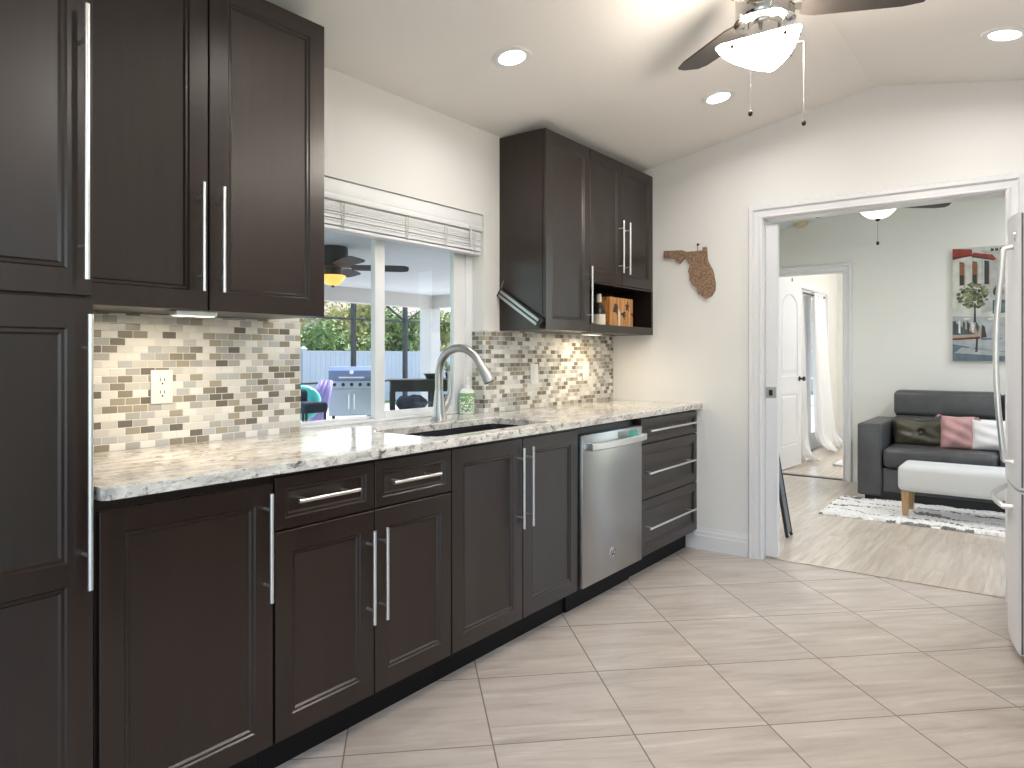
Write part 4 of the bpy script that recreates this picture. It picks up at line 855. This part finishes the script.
# ================================================================== bedroom beyond
def arched_leaf(p0, ang, w, h, th):
    # a two panel door leaf (arched upper panel) standing on p0, swinging along angle ang
    def panelring(pts, y0, bm, sgn):
        cxm = sum(p[0] for p in pts) / len(pts); czm = sum(p[1] for p in pts) / len(pts)
        def sh(k): return [(cxm + (x - cxm) * (1 - k / abs(.30)), czm + (z - czm) * (1 - k / .42)) for x, z in pts]
        rings = [[bm.verts.new((x, y0 + sgn * d, z)) for x, z in sh(k)] for k, d in ((0, .0), (.004, -.001), (.012, .006), (.03, .007), (.045, .001))]
        for a, b in zip(rings, rings[1:]):
            for i in range(len(a)): bm.faces.new((a[i], a[(i + 1) % len(a)], b[(i + 1) % len(a)], b[i]))
        bm.faces.new(rings[-1]); return rings[0]
    up = [(.115, .98), (w - .115, .98), (w - .115, 1.72)] + [(w / 2 + (w / 2 - .115) * math.cos(R(a)), 1.72 + .16 * math.sin(R(a))) for a in range(18, 180, 18)] + [(.115, 1.72)]
    lo = [(.115, .24), (w - .115, .24), (w - .115, .80), (.115, .80)]
    bm = B(); box(bm, 0, w, -th + .0075, -.0075, .01, h, .001)
    for side, sgn in ((0, -1), (-th, 1)):
        fs = B.__call__()
        loops = [panelring(up, side, bm, sgn), panelring(lo, side, bm, sgn)]
        fs.free()
        o_ = [bm.verts.new((x, side, z)) for x, z in ((0, .01), (w, .01), (w, h), (0, h))]; eds = []
        for L_ in (o_, *loops):
            for i in range(len(L_)): eds.append(bm.edges.get((L_[i], L_[(i + 1) % len(L_)])) or bm.edges.new((L_[i], L_[(i + 1) % len(L_)])))
        bmesh.ops.triangle_fill(bm, edges=eds, use_beauty=True)
        o2 = [bm.verts.new((v.co.x, side + sgn * .008, v.co.z)) for v in o_]
        for i in range(4): bm.faces.new((o_[i], o_[(i + 1) % 4], o2[(i + 1) % 4], o2[i]))
    bmesh.ops.transform(bm, matrix=Matrix.Translation(p0) @ Matrix.Rotation(ang, 4, 'Z'), verts=bm.verts); return bm
dang = math.atan2(-.065, .86); dp = Vector((7.575, -.115, 0))
d2_ = struct('door_2', arched_leaf(dp, dang, .72, 2.02, .035), M['door'], None)
def dpt(u, v, z): return dp + Vector((math.cos(dang) * u - math.sin(dang) * v, math.sin(dang) * u + math.cos(dang) * v, z))
for s, y in ((-1, -.035), (1, 0)):
    bm = B(); c_ = dpt(.66, y, .96); ax = (dpt(0, s, 0) - dpt(0, 0, 0)); lathe(bm, [(.028, -.002), (.028, .006), (.010, .010), (.010, .030), (.024, .040), (.027, .052), (.018, .062)], c_, 20, ax); obj('knob', bm, M['rod'], d2_, True)
# french door with muntins
bm = B()
for a, b, c_, e_ in ((8.75, 8.82, 0, 2.04), (10.28, 10.35, 0, 2.04), (8.82, 10.28, 1.97, 2.04), (9.51, 9.59, 0, 1.97), (8.82, 9.51, 0, .22), (9.59, 10.28, 0, .22), (8.82, 8.91, .22, 1.97), (9.42, 9.51, .22, 1.97), (9.59, 9.68, .22, 1.97), (10.19, 10.28, .22, 1.97)): box(bm, a, b, .03, .075, c_, e_)
fd = struct('door_3', bm, M['trim'])
bm = B()
for k in range(1, 5):
    z = .22 + 1.75 * k / 5; box(bm, 8.91, 9.42, .042, .062, z - .012, z + .012); box(bm, 9.68, 10.19, .042, .062, z - .012, z + .012)
obj('muntins', bm, M['trim'], fd); 
for a, b in ((8.91, 9.42), (9.68, 10.19)): obj('pane', bx(a, b, .050, .054, .22, 1.97), M['glass'], fd)
struct('trim_4', prism(prism(prism(B(), [(8.75, -.018, 0), (8.66, -.018, 0), (8.66, 0, 0), (8.75, 0, 0)], (0, 0, 2.04)), [(10.35, -.018, 0), (10.44, -.018, 0), (10.44, 0, 0), (10.35, 0, 0)], (0, 0, 2.04)), [(8.66, -.018, 2.04), (10.44, -.018, 2.04), (10.44, 0, 2.04), (8.66, 0, 2.04)], (0, 0, .09)), M['trim'])
t = thing('curtain_rod', 'dark curtain rod above the bedroom french door', 'curtain rod', (9.2, -.09, 1.96))
bm = B(); tube(bm, [(8.45, -.09, 1.96), (9.78, -.09, 1.96)], .012, 10); obj('pole', bm, M['rod'], t, True)
for x in (8.45, 9.78): bm = B(); ball(bm, (x, -.09, 1.96), .026, 12); obj('finial', bm, M['rod'], t, True)
for x in (8.62, 9.74): bm = B(); tube(bm, [(x, -.09, 1.96), (x, -.05, 1.945), (x, -.019, 1.945)], .007, 8); box(bm, x - .02, x + .02, -.024, -.0185, 1.90, 1.97); obj('bracket', bm, M['rod'], t, True)
def curtain(x0, x1, zt, folds, seed, flare=1.0, flx=0.0):
    bm = B(); n, m_ = 90, 26; rd = random.Random(seed); ph = [rd.uniform(0, 6) for _ in range(4)]; G = [[], []]
    for s in (0, 1):
        for i in range(n + 1):
            u = i / n; row = []
            for j in range(m_ + 1):
                v = j / m_; z = zt * (1 - v) + .012 * v; puddle = max(0, v - .88) / .12
                amp = .022 + .028 * v; w = math.sin(u * folds * 2 * PI + ph[0] + .6 * math.sin(3 * u + ph[1] + 1.5 * v))
                xx = (x0 + x1) / 2 + (u - .5) * (x1 - x0) * (1 + (flare - 1) * v ** 2) + flx * v ** 2
                yy = -.088 + amp * w - .04 * v - .16 * puddle ** 2 * (.6 + .4 * math.sin(7 * u + ph[2])); z += .02 * puddle * (1 + w)
                row.append(bm.verts.new((xx, yy + (.0015 if s else -.0015), z)))
            G[s].append(row)
    for s in (0, 1):
        for i in range(n):
            for j in range(m_): bm.faces.new((G[s][i][j], G[s][i + 1][j], G[s][i + 1][j + 1], G[s][i][j + 1]))
    for i in range(n):
        for j in (0, m_): bm.faces.new((G[0][i][j], G[0][i + 1][j], G[1][i + 1][j], G[1][i][j]))
    for j in range(m_):
        for i in (0, n): bm.faces.new((G[0][i][j], G[0][i][j + 1], G[1][i][j + 1], G[1][i][j]))
    return bm
tag(obj('curtain', curtain(9.27, 9.80, 2.0, 6, 2, 1.5, .26), M['curtain'], None, 'full'), 'white floor length curtain at the far end of the bedroom french door', 'curtain', 'bedroom curtains')
tag(obj('curtain', curtain(8.50, 8.72, 2.0, 3, 5, 1.5), M['curtain'], None, 'full'), 'white curtain half hidden behind the open bedroom door', 'curtain', 'bedroom curtains')
bm = B(); rprism(bm, 8.40, 10.2, -2.1, -.50, .03, [(.001, .004), (.012, 0), (.022, .006)]); tag(obj('bedroom_rug', bm, M['linen']), 'pale rug on the bedroom floor, only its corner showing', 'rug')
struct('trim_5', bx(DX + .01, DX + .09, BY0, BY1, 0, .006, bev=.002), M['dark'])
lamp('bedroom_fill_lamp', 'POINT', (9.4, -2.2, 2.2), 75, (1, 1, 1), shadow_soft_size=.15)  # out-of-sight lamp with no fixture, put in to light the bedroom

# ================================================================== outside: covered patio, screen cage, fence, garden
struct('ground', bx(-30, 70, .15, 70, -.30, -.12), M['lawn']); struct('ground_rear', bx(-30, 70, -40, -5.2, -.30, -.12), M['lawn']); struct('ground_end', bx(7.57, 70, -5.2, -2.6, -.30, -.125), M['deck']); struct('ground_side', bx(-30, -3.2, -5.2, .15, -.30, -.12), M['deck'])
struct('ground_patio', bx(-1, 24, .15, 11.3, -.12, -.05), M['deck'])
struct('ceiling_patio', bx(-1, 9.8, .15, 6.75, 2.30, 2.42), M['pceil']); struct('roof', bx(-3.4, 11.3, .15, .6, 2.6, 2.7), M['roofm'])
struct('trim_6', bx(-1, 9.55, 6.42, 6.62, 2.07, 2.30), M['stucco']); struct('trim_7', bx(9.38, 9.58, .15, 6.42, 2.07, 2.30), M['stucco'])
struct('column', bx(9.30, 9.56, 6.38, 6.64, -.05, 2.07, bev=.01), M['stucco'])
PF = (4.58, 3.29, 2.01)
fan('ceiling_fan', 'black patio ceiling fan with amber bowl, seen through the kitchen window', PF, 2.297, R(-40), 5, .76, .125, 1.35, (M['blackp'], M['wicker'], M['amber']), 'ceiling fans', chains=(), clips=False, depth=.095, root_w=.13, zb=.085)
t = thing('screen_cage', 'dark bronze pool screen frame standing beyond the patio', 'screen enclosure', (12.5, 11, -.05))
CY = 11.0
for x in (6.4, 8.9, 11.50, 13.26, 16.3, 19.5, 22.8):
    obj('post', bx(x - .048, x + .048, CY - .05, CY + .05, -.05, 3.4 if x != 13.26 else 2.5, bev=.004), M['bronze'], t)
for z, h in ((.55, .045), (2.08, .05), (3.35, .06)): obj('rail', bx(6.4, 22.8, CY - .03, CY + .03, z, z + h), M['bronze'], t)
for x0, x1 in ((13.26, 12.2), (13.26, 14.4)):
    bm = B(); tube(bm, [(x0, CY, 2.10), (x1, CY, 2.75)], .03, 6); obj('brace', bm, M['bronze'], t)
for x in (8.9, 13.26, 19.5):
    bm = B(); tube(bm, [(x, CY, 3.38), (min(x, 12.5), 6.65, 3.1)], .04, 6); obj('rafter', bm, M['bronze'], t)
# fence
t = thing('privacy_fence', 'white vinyl privacy fence behind the screen frame', 'fence', (20, 13, -.12))
fx = [4.2 + 2.44 * k for k in range(14)]; FT = 1.345
for a, b in zip(fx, fx[1:]):
    bm = B(); n = 14
    for k in range(n): w = (b - a - .12) / n; box(bm, a + .06 + k * w + .003, a + .06 + (k + 1) * w - .003, 12.985, 13.005, -.05, FT - .05)
    pn_ = obj('panel', bm, M['fence'], t); bm = B(); box(bm, a + .06, b - .06, 12.97, 13.02, FT - .06, FT); box(bm, a + .06, b - .06, 12.97, 13.02, -.10, 0); obj('rail', bm, M['fence'], pn_)
for x in fx:
    p = obj('post', bx(x - .063, x + .063, 12.93, 13.06, -.12, FT + .03), M['fence'], t); bm = B(); prism(bm, [(x - .08, 12.915, FT + .03), (x + .08, 12.915, FT + .03), (x + .08, 13.075, FT + .03), (x - .08, 13.075, FT + .03)], (0, 0, .02)); vs = bmesh.ops.create_cone(bm, segments=4, radius1=.11, radius2=.001, depth=.07)['verts']
    bmesh.ops.transform(bm, matrix=Matrix.Translation((x, 12.995, FT + .085)) @ Matrix.Rotation(R(45), 4, 'Z'), verts=vs); obj('cap', bm, M['fence'], p)
# grill
t = thing('gas_grill', 'stainless gas grill with closed lid beside the pool floats', 'grill', (9.10, 8.28, -.05)); gx0, gx1 = 8.675, 9.525; gy = 8.0
ca = obj('cabinet', bx(gx0, gx1, gy + .02, gy + .55, .07, .60, bev=.006), M['grill'], t)
gm_ = (gx0 + gx1) / 2
for a, b, hx_ in ((gx0 + .01, gm_ - .004, gm_ - .05), (gm_ + .004, gx1 - .01, gm_ + .05)):
    dd = obj('door', bx(a, b, gy, gy + .02, .09, .575, bev=.004), M['grill'], t); bm = B(); tube(bm, [(hx_, gy - .02, .20), (hx_, gy - .02, .48)], .009, 8); obj('handle', bm, M['handle'], dd, True)
cp = obj('control_panel', bx(gx0 - .01, gx1 + .01, gy - .03, gy + .08, .605, .725, bev=.008), M['grill'], t)
for k in range(5):
    x = gx0 + .11 + k * .158; bm = B(); lathe(bm, [(.034, 0), (.034, .006), (.024, .01), (.020, .035)], (x, gy - .03, .665), 14, (0, -1, 0)); obj('knob', bm, M['blackp'], cp, True)
bm = B(); pr = [(gy + .0, .73), (gy - .005, .80), (gy + .03, .93), (gy + .12, 1.0), (gy + .38, 1.0), (gy + .52, .93), (gy + .55, .73)]; prism(bm, [(gx0, y, z) for y, z in pr], (gx1 - gx0, 0, 0)); ld = obj('lid', bm, M['grill2'], t)
bm = B(); tube(bm, [(gx0 + .2, gy + .0, .80), (gx0 + .2, gy - .05, .80), (gx1 - .2, gy - .05, .80), (gx1 - .2, gy + .0, .80)], .016, 8); obj('handle', bm, M['handle'], ld, True)
bm = B(); lathe(bm, [(.04, 0), (.04, .01), (.03, .012)], (gm_, gy + .012, .90), 16, (0, -1, .25)); obj('thermometer', bm, M['white'], ld, True)
for x in (gx0 + .09, gx1 - .09):
    for y in (gy + .08, gy + .48): bm = B(); lathe(bm, [(.05, -.018), (.05, .018)], (x, y, 0), 16, (1, 0, 0)); box(bm, x - .03, x + .03, y - .015, y + .015, .02, .072); obj('caster', bm, M['blackp'], t, True)
t.rotation_euler = (0, 0, R(-40))
# pool floats, seen left of the grill
def torus(bm, c, R_, r, rot, sc=(1, 1, 1), n=28, m_=12):
    A = Matrix.Translation(c) @ rot @ Matrix.Diagonal((*sc, 1)); g = [[bm.verts.new(A @ Vector(((R_ + r * math.cos(2 * PI * j / m_)) * math.cos(2 * PI * i / n), (R_ + r * math.cos(2 * PI * j / m_)) * math.sin(2 * PI * i / n), r * math.sin(2 * PI * j / m_)))) for j in range(m_)] for i in range(n)]
    for i in range(n):
        for j in range(m_): bm.faces.new((g[i][j], g[(i + 1) % n][j], g[(i + 1) % n][(j + 1) % m_], g[i][(j + 1) % m_]))
    return bm
bm = torus(B(), (6.74, 6.67, .49), .16, .135, Matrix.Rotation(R(-45), 4, 'Z') @ Matrix.Rotation(R(58), 4, 'X'), (1.0, 1, 1)); f_ = tag(obj('pool_float', bm, M['tealf'], None, 'full'), 'shiny teal inflatable pool ring piled beside the grill', 'pool float'); bm = B(); ball(bm, (6.74, 6.67, .49), .15, 16, (1, 1, .8)); obj('seat_panel', bm, M['tealf'], f_, True)
bm = B(); dq = Vector((.61, -.79, 0)) * 0
for k in range(3): q = Vector((.05 * k, -.04 * k, 0)); tube(bm, [Vector((7.10, 6.96, -.02)) + q, Vector((7.22, 6.98, .40)) + q * 1.2, Vector((7.40, 7.03, .80)) + q * 1.1], .06, 12, radii=[.05, .065, .045])
tag(obj('pool_float', bm, M['purple'], None, 'full'), 'lilac ribbed inflatable lounger propped against the grill', 'pool float')
t = thing('patio_chair', 'navy fabric patio chair low in the window corner, before the teal float', 'chair', (6.05, 5.6, -.05))
obj('seat', rbox(5.85, 6.24, 5.4, 5.9, .44, .58, .05), M['navy'], t, True); obj('backrest', rbox(5.85, 6.24, 5.84, 5.98, .54, .74, .05), M['navy'], t, True)
for x in (5.89, 6.20):
    for y in (5.44, 5.92): bm = B(); tube(bm, [(x, y, -.05), (x, y, .47)], .018, 8); obj('leg', bm, M['bronze'], t)
# dark patio table with navy cushions below and a tray and plant on top
TP = Vector((7.62, 5.05, -.05)); TR = R(-42)
def tw(x, y, z): v = Vector((x, y, z)); v.rotate(Matrix.Rotation(TR, 3, 'Z')); return TP + v
t = thing('patio_table', 'dark wicker patio table seen through the window by the column', 'table', TP); ax, ay, az = TP
obj('tabletop', bx(ax - .44, ax + .75, ay - .3, ay + .3, .835, .865, bev=.005), M['wicker'], t); obj('apron', bx(ax - .42, ax + .73, ay - .28, ay + .28, .69, .836), M['wicker'], t)
for x in (-.385, .20, .69):
    for y in (-.24, .24): obj('leg', bx(ax + x - .035, ax + x + .035, ay + y - .035, ay + y + .035, -.05, .692), M['wicker'], t)
t.rotation_euler = (0, 0, TR)
t = thing('patio_ottoman', 'low dark wicker ottoman carrying the blue cushions before the patio table', 'ottoman', tw(.05, -.62, 0))
ox, oy = tw(.05, -.62, 0)[:2]; obj('body', rbox(ox - .55, ox + .55, oy - .24, oy + .24, -.045, .42, .02), M['wicker'], t, True); t.rotation_euler = (0, 0, TR)
for i, (u, la) in enumerate(((-.19, 'dark blue cushion on the ottoman before the patio table, nearer the sliding frame'), (.27, 'dark blue cushion on the ottoman before the patio table, beside the faucet'))):
    p = tw(.05 + u, -.62, .60)
    tag(obj('outdoor_cushion', cushion(.44, .40, .22, Matrix.Translation(p) @ Matrix.Rotation(TR, 4, 'Z') @ Matrix.Rotation(R(84), 4, 'X'), seed=20 + i, wr=.012), M['navy'], None, 'full'), la, 'cushion', 'patio cushions')
p = tw(.22, .02, .915)
t = thing('serving_tray', 'dark round tray on the patio table behind the faucet', 'tray', p); bm = B(); lathe(bm, [(.10, 0), (.13, .075), (.15, .08), (.14, .072), (.09, .012)], p, 28); obj('dish', bm, M['dark'], t, True)
p = tw(.47, .05, .915)
t = thing('potted_succulent', 'small dark spiky plant on the patio table, seen past the faucet neck', 'plant', p); bm = B(); lathe(bm, [(.05, 0), (.07, .10), (.06, .10)], p, 20); obj('pot', bm, M['dark'], t, True)
bm = B(); rd = random.Random(8)
for k in range(16): a = rd.uniform(0, 2 * PI); e = rd.uniform(.4, 1.4); tube(bm, [p + Vector((0, 0, .085)), p + Vector((.05 * math.cos(a), .05 * math.sin(a), .085 + .08 * e)), p + Vector((.09 * math.cos(a), .09 * math.sin(a), .085 + .15 * e))], .012, 5, radii=[.012, .014, .002])
obj('leaves', bm, M['leafb'], t)
# garden trees and shrubs behind the fence
def tree(label, x, y, h, r, leaf, seed, name='garden_tree', trunk=True, n=2600, ls=.11):
    rd = random.Random(seed); t = thing(name, label, 'tree' if trunk else 'shrub', (x, y, -.12), 'trees behind the fence' if trunk else 'shrubs behind the fence')
    bm = B(); cs = []
    zc_ = h * .62 if trunk else h * .5
    for k in range(13):
        a = rd.uniform(0, 2 * PI); q = rd.random() ** .5 * r * .8; cs.append((Vector((x + q * math.cos(a), y + q * math.sin(a) * .8, zc_ + rd.uniform(-.30, .32) * h * .75)), r * rd.uniform(.28, .5)))
    for k in range(n):
        c_, rr = rd.choice(cs); d = Vector((rd.gauss(0, 1), rd.gauss(0, 1), rd.gauss(0, 1))).normalized() * rr * rd.uniform(.45, 1.05); p = c_ + d
        if p.z < 0: continue
        nn = (d + Vector((rd.gauss(0, .5), rd.gauss(0, .5), rd.gauss(0, .5))) * rr).normalized(); u = nn.orthogonal().normalized(); u.rotate(Matrix.Rotation(rd.uniform(0, 6.3), 3, nn)); v = nn.cross(u); s = ls * rd.uniform(.6, 1.3)
        bm.faces.new([bm.verts.new(p + u * s * a + v * s * b + nn * s * e) for a, b, e in ((-1, 0, 0), (-.2, -.42, .12), (1, 0, 0), (-.2, .42, .12))])
    me = bpy.data.meshes.new('foliage'); bmesh.ops.translate(bm, vec=-t.location, verts=bm.verts); bm.to_mesh(me); bm.free(); me.materials.append(leaf); o = bpy.data.objects.new('foliage', me); C.objects.link(o); o.parent = t
    if trunk:
        bm = B(); tube(bm, [(x, y, -.12), (x + .08, y, h * .3), (x - .05, y, h * .6)], .12, 9, radii=[.16, .12, .07])
        for c_, rr in cs[:6]: tube(bm, [(x, y, h * .35), ((x + c_.x) / 2, (y + c_.y) / 2, (h * .4 + c_.z) / 2 + .1), tuple(c_)], .05, 6, radii=[.07, .045, .02])
        obj('trunk', bm, M['bark'], t)
for q in ((('dense green shrub above the fence, nearest the mosaic edge', 13.4, 15.2, 2.5, 1.5, M['leafb'], 1, 'garden_shrub', False)),
          (('olive green shrub above the fence behind the grill', 15.0, 15.6, 2.3, 1.4, M['leafa'], 2, 'garden_shrub', False)),
          (('pale yellow tree above the fence, high behind the shrubs', 14.9, 18.5, 4.6, 1.9, M['leafc'], 3)),
          (('brownish bare tree above the fence beside the window stile', 17.1, 17.5, 3.6, 1.2, M['leafc'], 4)),
          (('dark green tree above the fence under the cage brace', 18.0, 16.4, 3.0, 1.3, M['leafb'], 5)),
          (('olive tree above the fence before the patio column', 20.6, 16.2, 3.1, 1.3, M['leafa'], 6)),
          (('yellow green tree above the fence past the patio column', 23.2, 16.6, 3.4, 1.6, M['leafc'], 7)),
          (('dark green shrub above the fence behind the faucet', 22.0, 15.2, 2.4, 1.3, M['leafb'], 8, 'garden_shrub', False)),
          (('yellow green shrub above the fence behind the patio table', 19.4, 15.0, 2.1, 1.0, M['leafc'], 9, 'garden_shrub', False))): tree(*q)
t = thing('side_house', 'white house beyond the yard, glimpsed through the bedroom french door', 'house', (31, 7, -.12))
obj('wall', bx(28, 36, .8, 11.5, -.12, 2.7), M['stucco'], t); bm = B(); prism(bm, [(27.6, .4, 2.7), (32, .4, 3.6), (36.4, .4, 2.7)], (0, 11.5, 0)); obj('roof', bm, M['roofm'], t)
for y in (2.4, 5.2, 8.4): obj('window', bx(27.96, 28.0, y, y + 1.2, .9, 2.1), M['gap'], t)
t = thing('neighbour_house', 'tan house with a brown roof beyond the fence', 'house', (22, 24, -.12))
hw = obj('wall', bx(15, 30, 22, 30, -.12, 2.9), M['bwall'], t); bm = B(); prism(bm, [(14.6, 21.6, 2.9), (14.6, 26, 4.1), (14.6, 30.4, 2.9)], (15.8, 0, 0)); obj('roof', bm, M['roofm'], t)
obj('window', bx(19, 20.4, 21.97, 22.0, 1.2, 2.3), M['gap'], t)
